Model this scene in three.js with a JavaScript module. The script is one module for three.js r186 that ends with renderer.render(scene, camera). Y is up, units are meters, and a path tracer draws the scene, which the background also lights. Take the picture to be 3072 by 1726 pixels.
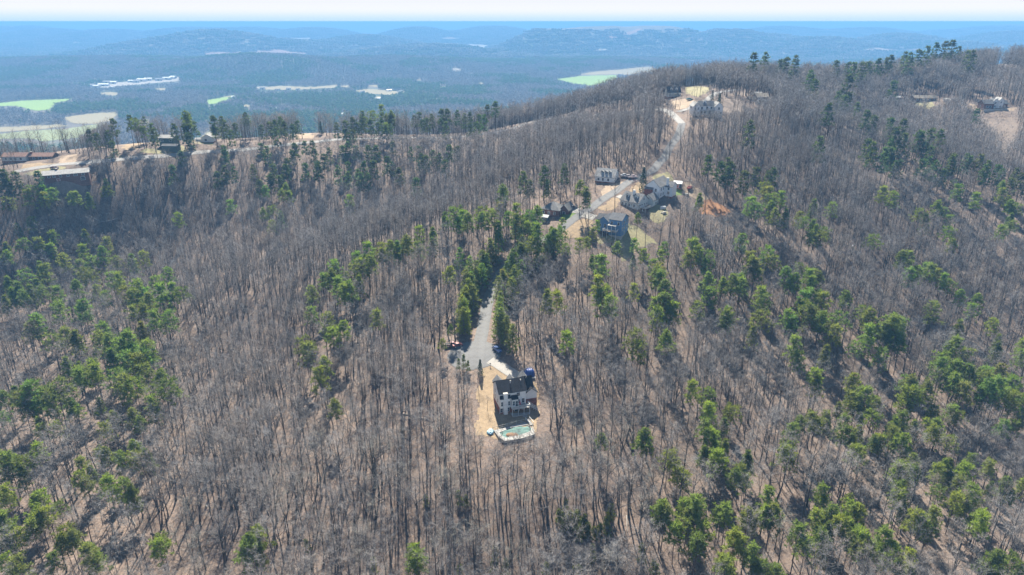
import * as THREE from 'three';
import { mergeGeometries } from 'three/addons/utils/BufferGeometryUtils.js';

const sstep = (a, b, x) => { const t = Math.min(1, Math.max(0, (x - a) / (b - a))); return t * t * (3 - 2 * t); }, lerp = (a, b, t) => a + (b - a) * t;
// ---------- camera, sky, sun, air, exposure ----------
const scene = new THREE.Scene();
const FOV = 46, PITCH = 21.45 * Math.PI / 180, CAM_Y = 250;
const camera = new THREE.PerspectiveCamera(FOV, 3072 / 1726, 1, 90000);
camera.position.set(0, CAM_Y, 0);
camera.rotation.set(-PITCH, 0, 0);
scene.add(camera);
const renderer = new THREE.WebGLRenderer({ antialias: true });
renderer.toneMapping = THREE.LinearToneMapping;
renderer.toneMappingExposure = 2.75;
renderer.shadowMap.enabled = true;
const SUN = new THREE.Vector3(-0.11, 1.06, -1).normalize();
{
  const W = 1024, H = 1024, data = new Float32Array(W * H * 4);
  for (let j = 0; j < H; j++) for (let i = 0; i < W; i++) {
    const el = ((j + 0.5) / H - 0.5) * Math.PI, az = ((i + 0.5) / W - 0.5) * 2 * Math.PI;
    const y = Math.sin(el), x = Math.cos(az) * Math.cos(el), z = Math.sin(az) * Math.cos(el);
    const up = Math.max(0, y), k = Math.pow(1 - up, 5), c = Math.max(0, x * SUN.x + y * SUN.y + z * SUN.z);
    const m = 0.30 * Math.pow(c, 24);
    const o = (j * W + i) * 4;
    const b = 1 - sstep(0.05, 0.95, el * 57.3);   // haze at the foot of the sky
    data[o] = lerp(0.048 + 0.32 * k + m, 0.22, b); data[o + 1] = lerp(0.08 + 0.295 * k + m, 0.30, b); data[o + 2] = lerp(0.145 + 0.255 * k + m, 0.38, b); data[o + 3] = 1;
  }
  const sky = new THREE.DataTexture(data, W, H, THREE.RGBAFormat, THREE.FloatType);
  sky.mapping = THREE.EquirectangularReflectionMapping;
  sky.magFilter = THREE.LinearFilter; sky.needsUpdate = true;
  scene.background = sky; scene.environment = sky;
}
const sun = new THREE.DirectionalLight(new THREE.Color(1, 0.93, 0.80), 5.0);
sun.position.copy(SUN).multiplyScalar(900).add(new THREE.Vector3(0, 150, -420));
sun.target.position.set(0, 150, -420);
sun.castShadow = true; sun.shadow.mapSize.set(4096, 4096);
Object.assign(sun.shadow.camera, { left: -600, right: 600, top: 600, bottom: -600, near: 10, far: 2500 });
scene.add(sun, sun.target);
scene.fog = new THREE.FogExp2(new THREE.Color(0.22, 0.54, 1.0), 0.00020);

// ---------- small tools ----------
function rngOf(s) { return () => { s = (s + 0x6d2b79f5) | 0; let t = Math.imul(s ^ (s >>> 15), 1 | s); t = (t + Math.imul(t ^ (t >>> 7), 61 | t)) ^ t; return ((t ^ (t >>> 14)) >>> 0) / 4294967296; }; }
const rnd = rngOf(20240311);
const rr = (a, b, r = rnd) => a + (b - a) * r();
const clamp = (x, a, b) => Math.min(b, Math.max(a, x));
function hash2(i, j) { let h = Math.imul(i, 374761393) ^ Math.imul(j, 668265263); h = Math.imul(h ^ (h >>> 13), 1274126177); return ((h ^ (h >>> 16)) >>> 0) / 4294967296; }
function vnoise(x, y) { const i = Math.floor(x), j = Math.floor(y), u = x - i, v = y - j, s = u * u * (3 - 2 * u), t = v * v * (3 - 2 * v); return lerp(lerp(hash2(i, j), hash2(i + 1, j), s), lerp(hash2(i, j + 1), hash2(i + 1, j + 1), s), t); }
function fbm(x, y, n = 4) { let a = 0.5, s = 0, w = 0; for (let k = 0; k < n; k++) { s += a * vnoise(x, y); w += a; a *= 0.5; x = x * 2.03 + 17.7; y = y * 2.03 + 5.3; } return s / w; }
const used = new Map();
function numbered(n) { const k = used.get(n) ?? 0; used.set(n, k + 1); return k ? n + '_' + String(k).padStart(3, '0') : n; }
function tag(o, label, category, group) { o.userData.label = label; o.userData.category = category; if (group) o.userData.group = group; return o; }
function shadows(o) { o.traverse((m) => { if (m.isMesh) { m.castShadow = true; m.receiveShadow = true; } }); return o; }
function thing(name, label, category, pos, turn = 0, group) { const o = new THREE.Group(); o.name = numbered(name); o.position.copy(pos); o.rotation.y = turn; tag(o, label, category, group); scene.add(o); return o; }
function part(parent, name, geo, m) { const g = Array.isArray(geo) ? (geo.length > 1 ? mergeGeometries(geo.map((x) => x.index ? x.toNonIndexed() : x)) : geo[0]) : geo; const o = new THREE.Mesh(g, m); o.name = name; o.castShadow = o.receiveShadow = true; parent.add(o); return o; }
function struct(name, geo, m, label) { const o = new THREE.Mesh(geo, m); o.name = numbered(name); o.userData.kind = 'structure'; if (label) o.userData.label = label; o.receiveShadow = o.castShadow = true; scene.add(o); return o; }
function std(r, g, b, rough = 0.9, more = {}) { return new THREE.MeshStandardMaterial({ color: new THREE.Color(r, g, b), roughness: rough, ...more }); }
function noiseTex(size, f, srgb = false) { const d = new Uint8Array(size * size * 4); for (let j = 0; j < size; j++) for (let i = 0; i < size; i++) { const c = f(i / size, j / size, i, j), o = (j * size + i) * 4; for (let k = 0; k < 3; k++) d[o + k] = clamp(Math.round(c[k] * 255), 0, 255); d[o + 3] = 255; } const t = new THREE.DataTexture(d, size, size); t.wrapS = t.wrapT = THREE.RepeatWrapping; t.magFilter = THREE.LinearFilter; t.minFilter = THREE.LinearMipmapLinearFilter; t.generateMipmaps = true; if (srgb) t.colorSpace = THREE.SRGBColorSpace; t.needsUpdate = true; return t; }
// noise that repeats after n cells
function tnoise(u, v, n) { const x = u * n, y = v * n, i = Math.floor(x), j = Math.floor(y), a = x - i, b = y - j, s = a * a * (3 - 2 * a), t = b * b * (3 - 2 * b), h = (p, q) => hash2(((p % n) + n) % n + n * 7, ((q % n) + n) % n); return lerp(lerp(h(i, j), h(i + 1, j), s), lerp(h(i, j + 1), h(i + 1, j + 1), s), t); }

// ---------- where a photograph pixel (3072 wide) looks ----------
const FPX = 863 / Math.tan(FOV * Math.PI / 360), CP = Math.cos(PITCH), SP = Math.sin(PITCH);
function ray(px, py) { const u = (px - 1536) / FPX, v = (863 - py) / FPX; return new THREE.Vector3(u, -SP + v * CP, -(CP + v * SP)).normalize(); }
function project(x, y, z) { const dy = y - CAM_Y, f = -z * CP - dy * SP, up = dy * CP - z * SP; return f <= 1 ? null : [1536 + FPX * x / f, 863 - FPX * up / f, f]; }

// ---------- the lie of the land: a smooth surface through points read off the photograph ----------
const ctrl = [];
function at(px, py, D) { const d = ray(px, py), k = D / -d.z; ctrl.push([d.x * k, D, d.y * k]); }
const AT = [[1530, 1240, 195], [1535, 1310, 182], [1430, 1060, 226], [1455, 930, 262], [1490, 835, 287], [1590, 740, 312], [1700, 690, 322], [1800, 605, 348], [1850, 560, 366], [1960, 590, 352], [1990, 480, 398], [2045, 385, 446], [2120, 350, 478], [2020, 290, 550], [2280, 305, 540],
  [2770, 300, 640], [2980, 320, 596], [2980, 440, 520], [2900, 560, 415], [2300, 700, 335], [2800, 800, 335], [2600, 1100, 246], [3050, 1000, 284], [3050, 1450, 190], [2500, 1500, 168], [1536, 1500, 158], [1536, 1740, 140], [2100, 1000, 258], [2150, 640, 352], [2450, 480, 445], [2000, 1300, 192],
  [500, 1500, 170], [60, 1650, 152], [0, 1200, 240], [500, 1100, 260], [500, 850, 350], [1000, 900, 292], [1200, 715, 338], [1000, 790, 322], [800, 880, 305], [700, 650, 425], [300, 700, 405], [0, 750, 370], [1000, 1250, 205],
  [120, 512, 424], [200, 548, 410], [404, 474, 462], [560, 462, 478], [1000, 420, 530], [1228, 413, 545], [1430, 405, 556], [1600, 368, 590], [1900, 338, 550], [1700, 440, 486], [1500, 500, 462], [1300, 560, 440], [1000, 560, 462], [500, 432, 492], [950, 398, 565], [50, 472, 482], [2600, 380, 560], [2400, 330, 560]];
for (const a of AT) at(...a);
for (const a of [[-70, 400, -117], [-120, 396, -124], [-190, 388, -127], [-270, 385, -127], [20, 650, -89], [110, 700, -76], [240, 740, -60], [390, 800, -67], [490, 840, -62], [560, 850, -52], [620, 800, -48], [900, 800, -60], [800, 450, -95], [800, 250, -140], [500, 90, -140], [0, 60, -136], [-500, 80, -150], [-800, 300, -150], [-800, 480, -110], [-480, 530, -100], [-400, 640, -160], [-250, 640, -140], [-100, 690, -140],
  [-700, 760, -230], [-450, 800, -230], [-250, 850, -228], [-50, 900, -225], [60, 860, -165], [180, 930, -170], [350, 1000, -180], [550, 1080, -180], [800, 1050, -160], [1000, 900, -110], [0, 1150, -245], [300, 1250, -245], [700, 1400, -245], [1200, 1300, -230], [-500, 1150, -248], [-1000, 900, -245], [-1000, 1300, -250], [1200, 600, -100]]) ctrl.push(a);
const tps = (() => {
  const n = ctrl.length, N = n + 3, S = 100, A = Array.from({ length: N }, () => new Float64Array(N + 1));
  const U = (r2) => r2 < 1e-12 ? 0 : r2 * Math.log(r2);
  for (let i = 0; i < n; i++) { for (let j = 0; j < n; j++) A[i][j] = U(((ctrl[i][0] - ctrl[j][0]) / S) ** 2 + ((ctrl[i][1] - ctrl[j][1]) / S) ** 2); A[i][i] += 0.03; A[i][n] = 1; A[i][n + 1] = ctrl[i][0] / S; A[i][n + 2] = ctrl[i][1] / S; A[n][i] = 1; A[n + 1][i] = ctrl[i][0] / S; A[n + 2][i] = ctrl[i][1] / S; A[i][N] = ctrl[i][2]; }
  for (let c = 0; c < N; c++) { let p = c; for (let r = c + 1; r < N; r++) if (Math.abs(A[r][c]) > Math.abs(A[p][c])) p = r; [A[c], A[p]] = [A[p], A[c]]; for (let r = 0; r < N; r++) if (r !== c) { const k = A[r][c] / A[c][c]; if (k) for (let q = c; q <= N; q++) A[r][q] -= k * A[c][q]; } }
  const w = A.map((row, i) => row[N] / row[i]);
  return (x, D) => { let s = w[n] + w[n + 1] * x / S + w[n + 2] * D / S; for (let i = 0; i < n; i++) s += w[i] * U(((x - ctrl[i][0]) / S) ** 2 + ((D - ctrl[i][1]) / S) ** 2); return s; };
})();
// far hills: x and half width as pixels at that distance, top above the valley floor
const HILLS = [[250, 3900, 420, 420, 62], [760, 3550, 230, 230, 92], [1150, 3900, 260, 380, 60], [1800, 4200, 300, 500, 34], [640, 5600, 130, 420, 172], [440, 5500, 110, 380, 96], [840, 5800, 150, 450, 100], [1290, 5200, 170, 420, 84], [1090, 6400, 120, 500, 130], [1640, 5900, 80, 420, 194], [1740, 6000, 70, 400, 186], [1830, 6000, 80, 420, 206], [1930, 6000, 70, 400, 194], [2010, 6100, 80, 420, 204], [2190, 6200, 100, 420, 184], [2330, 6300, 90, 450, 130], [2480, 5600, 110, 420, 126], [2700, 6000, 120, 450, 150], [2900, 5200, 90, 420, 104], [3060, 6600, 120, 600, 168],
  [2960, 9600, 60, 900, 178], [3030, 9800, 50, 900, 196], [3110, 9900, 80, 900, 204], [2850, 9500, 60, 900, 150], [40, 9800, 110, 1000, 196], [150, 8600, 90, 800, 168], [330, 8400, 100, 800, 160], [560, 8800, 90, 800, 176], [760, 9400, 120, 900, 178], [950, 9000, 110, 800, 184], [1250, 8800, 90, 800, 180], [1480, 9600, 110, 900, 186], [2350, 9600, 120, 900, 184], [2600, 9200, 110, 900, 172]]
  .map(([px, D, wpx, dep, h]) => [(px - 1536) / FPX * D * 0.94, D, wpx / FPX * D, dep, h]);
function farHeight(x, D) {
  let h = -250, s3 = 0;
  for (const [cx, cd, wx, wd, top] of HILLS) { const e = ((x - cx) / wx) ** 2 * 0.5 + ((D - cd) / wd) ** 2 * 0.5; if (e < 8) s3 += (top * Math.exp(-e)) ** 3; }
  h += Math.cbrt(s3);
  const k = sstep(2200, 7000, D);
  h += k * 44 * (fbm(x / 2300 + 3, D / 1700, 3) - 0.5) + sstep(1300, 2500, D) * 10 * (fbm(x / 420, D / 420, 3) - 0.5);
  return Math.min(-32, h + 10 * sstep(9000, 40000, D));
}
function landHeight(x, D) {
  const r = Math.hypot(x, D), w = Math.max(sstep(950, 1450, r), sstep(850, 1150, Math.abs(x)));
  let h = 0;
  if (w < 1) h += (1 - w) * (Math.min(tps(x, Math.max(D, 30)), -30) + 1.6 * (fbm(x / 38, D / 38, 3) - 0.5));
  if (w > 0) h += w * farHeight(x, D);
  return CAM_Y + h;
}
const NA = 420, NR = 470, A0 = -100 * Math.PI / 180, DA = 200 * Math.PI / 180 / NA, R0 = 12, Q = Math.pow(52000 / R0, 1 / NR);
const HT = new Float32Array((NA + 1) * (NR + 1));
const gridXZ = (i, j) => { const a = A0 + i * DA, r = R0 * Math.pow(Q, j); return [Math.sin(a) * r, -Math.cos(a) * r]; };
for (let j = 0; j <= NR; j++) for (let i = 0; i <= NA; i++) { const [x, z] = gridXZ(i, j); HT[j * (NA + 1) + i] = landHeight(x, -z); }
const LQ = Math.log(Q);
function ground(x, z) {
  const a = Math.atan2(x, -z), r = Math.hypot(x, z), i = clamp(Math.floor((a - A0) / DA), 0, NA - 1), j = clamp(Math.floor(Math.log(Math.max(r, R0) / R0) / LQ), 0, NR - 1);
  const p = [gridXZ(i, j), gridXZ(i + 1, j), gridXZ(i, j + 1), gridXZ(i + 1, j + 1)], h = [0, 1, NA + 1, NA + 2].map((k) => HT[j * (NA + 1) + i + k]);
  const tri = (A, B, C) => { const [ax, az] = p[A], [bx, bz] = p[B], [cx, cz] = p[C], d = (bz - cz) * (ax - cx) + (cx - bx) * (az - cz), u = ((bz - cz) * (x - cx) + (cx - bx) * (z - cz)) / d, v = ((cz - az) * (x - cx) + (ax - cx) * (z - cz)) / d; return [u, v, 1 - u - v, A, B, C]; };
  let t = tri(0, 1, 2);
  if (t[2] > 1 + 1e-6 || t[0] < -1e-6 || t[1] < -1e-6) { }
  const s = t[0] >= -1e-5 ? t : tri(3, 2, 1);
  return s[0] * h[s[3]] + s[1] * h[s[4]] + s[2] * h[s[5]];
}
function hit(px, py, lift = 0) {
  const d = ray(px, py);
  let t0 = 60, t1 = 60;
  for (; t1 < 50000; t0 = t1, t1 = t1 * 1.006 + 0.3) { if (CAM_Y + d.y * t1 < ground(d.x * t1, d.z * t1) + lift) break; }
  for (let k = 0; k < 24; k++) { const m = (t0 + t1) / 2; if (CAM_Y + d.y * m < ground(d.x * m, d.z * m) + lift) t1 = m; else t0 = m; }
  const x = d.x * t1, z = d.z * t1; return new THREE.Vector3(x, ground(x, z), z);
}
function inSight(x, y, z) {   // is a point that high visible from the viewpoint over the land
  const n = 60; for (let k = 8; k < n; k++) { const t = Math.pow(k / n, 1.4); if (ground(x * t, z * t) > CAM_Y + (y - CAM_Y) * t + 1) return false; } return true;
}
const crop = (ox, oy, s, pts) => pts.map(([x, y, ...o]) => [ox + x * s, oy + y * s, ...o]);
const inside = (x, z, poly) => { let c = false; for (let i = 0, j = poly.length - 1; i < poly.length; j = i++) { const [xi, zi] = poly[i], [xj, zj] = poly[j]; if ((zi > z) !== (zj > z) && x < (xj - xi) * (z - zi) / (zj - zi) + xi) c = !c; } return c; };

// ---------- terrain sheet ----------
const TEX = {
  litter: noiseTex(1024, (u, v) => { const a = tnoise(u, v, 16), b = tnoise(u, v, 64), c = tnoise(u, v, 220), d = tnoise(v, u, 480), s = 0.62 + 0.26 * (a - 0.5) + 0.4 * (b - 0.5) + 0.5 * (c - 0.5) + 0.4 * (d - 0.5), w = tnoise(u + 0.3, v, 40) - 0.5; return [s * (1 + 0.10 * w), s * 0.98, s * (1 - 0.12 * w)]; }),
  lawn: noiseTex(512, (u, v) => { const s = 0.78 + 0.3 * (tnoise(u, v, 8) - 0.5) + 0.3 * (tnoise(u, v, 40) - 0.5) + 0.3 * (tnoise(u, v, 160) - 0.5); return [s, s, s]; }),
  asphalt: noiseTex(512, (u, v) => { const s = 0.8 + 0.22 * (tnoise(u, v, 6) - 0.5) + 0.2 * (tnoise(u, v, 30) - 0.5) + 0.25 * (tnoise(u, v, 200) - 0.5); return [s, s, s]; }),
};
{
  const pos = new Float32Array((NA + 1) * (NR + 1) * 3), uv = new Float32Array((NA + 1) * (NR + 1) * 2), col = new Float32Array((NA + 1) * (NR + 1) * 3), idx = [];
  for (let j = 0; j <= NR; j++) for (let i = 0; i <= NA; i++) {
    const k = j * (NA + 1) + i, [x, z] = gridXZ(i, j), r = Math.hypot(x, z);
    pos.set([x, HT[k], z], k * 3); uv.set([x / 26, -z / 26], k * 2);
    const n = fbm(x / 60, z / 60, 3), m = fbm(x / 14, z / 14, 2), f = sstep(900, 1700, r), g = fbm(x / 500 + 7, z / 500, 4), q = 0.78 + 0.5 * n;
    const near = [0.255 * q + 0.10 * (m - 0.5), 0.195 * q + 0.07 * (m - 0.5), 0.155 * q + 0.045 * (m - 0.5)];
    const ev = sstep(0.5, 0.62, g), far = [lerp(0.20, 0.06, ev), lerp(0.18, 0.10, ev), lerp(0.15, 0.05, ev)];
    col.set([0, 1, 2].map((c) => lerp(near[c], far[c] * (0.7 + 0.6 * fbm(x / 120, z / 120, 2)), f)), k * 3);
    if (i < NA && j < NR) idx.push(k, k + 1, k + NA + 1, k + 1, k + NA + 2, k + NA + 1);
  }
  const g = new THREE.BufferGeometry();
  g.setAttribute('position', new THREE.BufferAttribute(pos, 3)); g.setAttribute('uv', new THREE.BufferAttribute(uv, 2)); g.setAttribute('color', new THREE.BufferAttribute(col, 3)); g.setIndex(idx); g.computeVertexNormals();
  struct('ground', g, new THREE.MeshStandardMaterial({ vertexColors: true, map: TEX.litter, roughness: 1 }), 'brown leaf litter on the wooded ridge and the land below it');
}
// a sheet over the land inside a polygon of world points
function sheet(name, poly, m, cell, lift, label, uvs = 8, wob = 0.9) {
  const xs = poly.map((p) => p[0]), zs = poly.map((p) => p[1]), x0 = Math.min(...xs), x1 = Math.max(...xs), z0 = Math.min(...zs), z1 = Math.max(...zs);
  cell = Math.max(cell, Math.max(x1 - x0, z1 - z0) / 260);
  const nx = Math.ceil((x1 - x0) / cell), nz = Math.ceil((z1 - z0) / cell), id = new Map(), pos = [], uv = [], idx = [];
  const vert = (i, j) => { const k = i * 4096 + j; if (!id.has(k)) { const x = x0 + (i + 0.35 * (hash2(i, j) - 0.5)) * cell, z = z0 + (j + 0.35 * (hash2(j, i) - 0.5)) * cell; id.set(k, pos.length / 3); pos.push(x, ground(x, z) + lift, z); uv.push(x / uvs, -z / uvs); } return id.get(k); };
  for (let i = 0; i < nx; i++) for (let j = 0; j < nz; j++) { const x = x0 + (i + 0.5) * cell, z = z0 + (j + 0.5) * cell, w = wob * cell * 4; if (!inside(x + w * (fbm(x / (cell * 5), z / (cell * 5), 2) - 0.5), z + w * (fbm(z / (cell * 5), x / (cell * 5), 2) - 0.5), poly)) continue; const a = vert(i, j), b = vert(i + 1, j), c = vert(i, j + 1), d = vert(i + 1, j + 1); idx.push(a, c, b, b, c, d); }
  const g = new THREE.BufferGeometry(); g.setAttribute('position', new THREE.Float32BufferAttribute(pos, 3)); g.setAttribute('uv', new THREE.Float32BufferAttribute(uv, 2)); g.setIndex(idx); g.computeVertexNormals();
  return struct(name, g, m, label);
}
const openPolys = [], roads = [];
const worldPoly = (pts) => pts.map(([x, y]) => { const p = hit(x, y); return [p.x, p.z]; });
function smoothLine(pts, step) { const c = new THREE.CatmullRomCurve3(pts, false, 'centripetal'), n = Math.max(2, Math.round(c.getLength() / step)); return c.getSpacedPoints(n); }
function roadStrip(name, px, width, m, label, lift = 0.1, clear = 2.0, step = 2) {
  const line = smoothLine(px.map(([x, y]) => hit(x, y)), step), pos = [], uv = [], idx = [], M = 4; let run = 0;
  line.forEach((p, i) => { const a = line[Math.max(0, i - 1)], b = line[Math.min(line.length - 1, i + 1)], dx = b.x - a.x, dz = b.z - a.z, L = Math.hypot(dx, dz) || 1; if (i) run += p.distanceTo(line[i - 1]);
    for (let k = 0; k <= M; k++) { const s = (k / M - 0.5) * (width + 0.5 * (fbm(run / 6, k > 2 ? 9 : 3, 2) - 0.5)), x = p.x - dz / L * s, z = p.z + dx / L * s; pos.push(x, ground(x, z) + lift, z); uv.push(s / 6, run / 6); if (i && k < M) { const q = i * (M + 1) + k, o = q - M - 1; idx.push(o, q, o + 1, o + 1, q, q + 1); } } });
  const g = new THREE.BufferGeometry(); g.setAttribute('position', new THREE.Float32BufferAttribute(pos, 3)); g.setAttribute('uv', new THREE.Float32BufferAttribute(uv, 2)); g.setIndex(idx); g.computeVertexNormals();
  roads.push({ line, w: width / 2 + clear }); return struct(name, g, m, label);
}
// ---------- roads, yards, fields ----------
const asphalt = new THREE.MeshStandardMaterial({ color: new THREE.Color(0.18, 0.18, 0.182), map: TEX.asphalt, roughness: 0.9 });
const paleAsphalt = new THREE.MeshStandardMaterial({ color: new THREE.Color(0.32, 0.31, 0.30), map: TEX.asphalt, roughness: 0.9 });
const concrete = new THREE.MeshStandardMaterial({ color: new THREE.Color(0.38, 0.36, 0.33), map: TEX.asphalt, roughness: 0.85 });
const field = (r, g, b) => new THREE.MeshStandardMaterial({ color: new THREE.Color(r, g, b), map: TEX.lawn, roughness: 1 });
const tanGrass = field(0.37, 0.275, 0.175), paleGrass = field(0.32, 0.29, 0.16), greenGrass = field(0.17, 0.25, 0.06), clay = field(0.42, 0.21, 0.10), dust = field(0.42, 0.32, 0.23), dryField = field(0.33, 0.28, 0.16), greenField = field(0.26, 0.40, 0.09), brush = field(0.28, 0.22, 0.18), paleYard = field(0.40, 0.37, 0.33);
const Z1 = (p) => crop(1300, 960, 0.3041, p), Z2 = (p) => crop(1550, 450, 0.2765, p), Z3 = (p) => crop(1900, 200, 0.1941, p), ZL = (p) => crop(0, 280, 0.3106, p), ZM = (p) => crop(700, 300, 0.3106, p), ZR = (p) => crop(2500, 100, 0.2626, p), ZA = (p) => crop(0, 40, 0.5963, p), ZB = (p) => crop(1536, 40, 0.5963, p);
roadStrip('road', [[1432, 1062], [1446, 1000], [1455, 950], [1463, 910], [1479, 865], [1502, 822], [1542, 775], [1600, 733], [1660, 706], ...Z2([[520, 830], [600, 765], [700, 695], [800, 640], [900, 560], [1000, 495], [1090, 440], [1220, 345], [1340, 290], [1460, 235], [1510, 190], [1545, 140], [1600, 90]]), [2010, 440], [2035, 405], [2046, 370]], 4.9, asphalt, 'grey asphalt lane climbing the ridge from the cul-de-sac past the houses');
roadStrip('road', [...ZL([[130, 762], [300, 728], [700, 680], [1000, 650], [1300, 625], [1700, 595], [2100, 560], [2500, 530]]), [799, 441], [964, 424], [1010, 419], [1088, 416], [1135, 415], [1228, 413], [1321, 413], [1399, 409], [1450, 402], [1530, 388], [1600, 366], [1700, 351], [1800, 345], [1900, 334], [1980, 328], [2046, 370]], 5.0, paleAsphalt, 'pale road along the crest of the left ridge', 0.12, 2.5);
{ // cul-de-sac
  const c = hit(1432, 1062), poly = []; for (let k = 0; k < 40; k++) { const a = k / 40 * Math.PI * 2; poly.push([c.x + Math.cos(a) * 10 - 1.2, c.z + Math.sin(a) * 9.4]); }
  openPolys.push(poly.map(([x, z]) => [c.x + (x - c.x) * 1.12, c.z + (z - c.z) * 1.1])); sheet('cul_de_sac', poly, asphalt, 0.5, 0.13, 'grey round turning place at the end of the lane', 6, 0.2);
}
roadStrip('driveway', Z1([[560, 400], [640, 440], [730, 500], [830, 560], [900, 600]]), 4.6, concrete, 'pale concrete drive from the cul-de-sac to the white house', 0.17, 1);
roadStrip('driveway', Z2([[1100, 500], [1160, 520], [1240, 500]]), 4, concrete, 'short pale drive to the grey sided house', 0.17, 0.5);
roadStrip('driveway', Z2([[720, 700], [790, 720], [850, 740]]), 5, concrete, 'pale drive between the lane and the blue house', 0.17, 0.5);
roadStrip('driveway', Z2([[690, 660], [620, 660], [540, 650]]), 5, concrete, 'pale drive from the lane to the brick house on its left', 0.17, 0.5);
roadStrip('driveway', Z3([[700, 700], [880, 640], [1000, 560], [1100, 550], [1180, 480], [1290, 410], [1440, 380], [1620, 350]]), 4.5, paleAsphalt, 'pale drive curving behind the big white house', 0.17, 1);
roadStrip('driveway', ZR([[1640, 335], [1800, 350], [1960, 375], [2060, 385]]), 5, dust, 'bright dirt drive on the far right crest', 0.2, 2);
const scrubPolys = [];
function yard(name, pts, m, label, lift = 0.06, cell = 0.7) { const p = worldPoly(pts); (name === 'clearing' ? scrubPolys : openPolys).push(p); return sheet(name, p, m, cell, lift, label); }
yard('lawn', Z1([[490, 462], [560, 440], [640, 450], [720, 520], [860, 600], [1010, 600], [1040, 780], [1045, 1000], [1010, 1130], [900, 1170], [650, 1190], [520, 1160], [400, 1140], [420, 1000], [440, 850], [425, 720], [500, 600]]), tanGrass, 'dormant tan lawn round the white house by the pool');
yard('lawn', Z2([[470, 905], [520, 862], [640, 790], [740, 742], [815, 752], [830, 900], [700, 960], [480, 945]]), tanGrass, 'orange tan lawn between the lane and the blue house');
yard('lawn', Z2([[870, 640], [960, 585], [1060, 520], [1120, 535], [1100, 600], [1060, 640], [950, 665]]), tanGrass, 'tan lawn in front of the grey sided house');
yard('lawn', Z2([[1210, 440], [1300, 345], [1420, 385], [1425, 435], [1330, 470], [1240, 480]]), tanGrass, 'tan lawn beside the tall white and brick house');
yard('lawn', Z2([[920, 460], [960, 400], [1080, 370], [1200, 330], [1230, 350], [1120, 440], [1000, 490], [920, 520]]), dust, 'dusty tan verge along the lane by the upper houses');
yard('lawn', Z2([[1460, 300], [1560, 250], [1640, 240], [1700, 330], [1620, 325], [1480, 325]]), paleGrass, 'pale grass behind the tall white and brick house');
yard('lawn', Z2([[1140, 810], [1210, 790], [1300, 830], [1420, 920], [1540, 1010], [1320, 1060], [1210, 1200], [1140, 1210], [1130, 1020], [900, 1010], [860, 960], [1100, 900]]), paleGrass, 'pale green grass slope behind the blue house');
yard('lawn', Z2([[1440, 600], [1560, 590], [1660, 700], [1560, 810], [1440, 760]]), paleGrass, 'pale grass behind the grey sided house');
yard('lawn', Z2([[470, 690], [560, 650], [690, 705], [570, 765], [480, 745]]), greenGrass, 'bright green grass patch beside the lane');
yard('lawn', Z2([[1680, 440], [1740, 400], [1810, 420], [1800, 470], [1710, 500]]), greenGrass, 'small green lawn right of the tall white and brick house');
yard('dirt_track', Z2([[1820, 350], [1870, 345], [1920, 385], [2010, 455], [2090, 530], [2060, 560], [1990, 560], [1900, 510], [1790, 490], [1800, 420]]), dust, 'pale dirt track right of the houses');
yard('clay_bank', Z2([[2030, 560], [2090, 530], [2200, 590], [2300, 650], [2310, 700], [2200, 745], [2110, 700], [2000, 700], [1960, 640]]), clay, 'orange bare clay bank right of the houses', 0.09);
yard('clearing', ZR([[1620, 1050], [1700, 975], [1900, 965], [2080, 960], [2110, 1200], [2020, 1420], [1950, 1440], [1790, 1280], [1640, 1180]]), brush, 'brown cleared slope below the far right house');
yard('lawn', ZL([[560, 690], [580, 610], [740, 588], [760, 650], [700, 670]]), dust, 'tan lawn by the pale ridge road at far left');
yard('lawn', ZL([[190, 735], [220, 690], [380, 670], [540, 680], [500, 700], [350, 715]]), tanGrass, 'tan front lawn of the red roofed house at far left');
yard('lawn', ZL([[220, 775], [400, 735], [620, 705], [640, 725], [480, 770], [300, 800]]), paleGrass, 'green strip below the pale ridge road at far left');
yard('lawn', ZL([[1130, 555], [1150, 500], [1260, 485], [1330, 540], [1180, 570]]), tanGrass, 'tan yard left of the dark green house');
yard('lawn', ZL([[1330, 570], [1400, 530], [1560, 540], [1760, 500], [1800, 560], [1500, 590]]), paleGrass, 'grass in front of the dark green house');
yard('lawn', ZL([[1940, 420], [2000, 370], [2120, 380], [2160, 430], [2050, 500], [1900, 500], [1860, 480]]), paleGrass, 'grass round the small white house on the left ridge');
yard('lawn', ZM([[640, 340], [700, 315], [820, 330], [860, 370], [700, 372], [640, 365]]), dust, 'tan yard of the dormered cottage');
yard('lawn', Z3([[590, 540], [780, 500], [930, 520], [1020, 575], [900, 625], [700, 670], [600, 620]]), dust, 'tan lawn left of the big white house');
yard('lawn', Z3([[1360, 620], [1380, 500], [1600, 500], [1740, 630], [1800, 680], [1560, 720], [1400, 700]]), brush, 'brown yard right of the big white house');
yard('lawn', Z3([[800, 320], [1000, 300], [1200, 330], [1150, 400], [1000, 470], [820, 420]]), paleGrass, 'pale grass behind the big white house');
yard('lawn', ZR([[930, 775], [1130, 785], [1160, 830], [1100, 870], [950, 850]]), paleGrass, 'grass below the long ranch house on the right');
yard('terrace', ZR([[1530, 870], [1560, 810], [1700, 820], [2000, 850], [2110, 850], [2060, 890], [1800, 900], [1650, 885]]), dust, 'tan level ground round the far right house');
yard('dirt_patch', ZL([[480, 860], [640, 855], [830, 880], [860, 940], [700, 1000], [560, 960]]), brush, 'bare brown slope below the brick ranch house');
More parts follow.
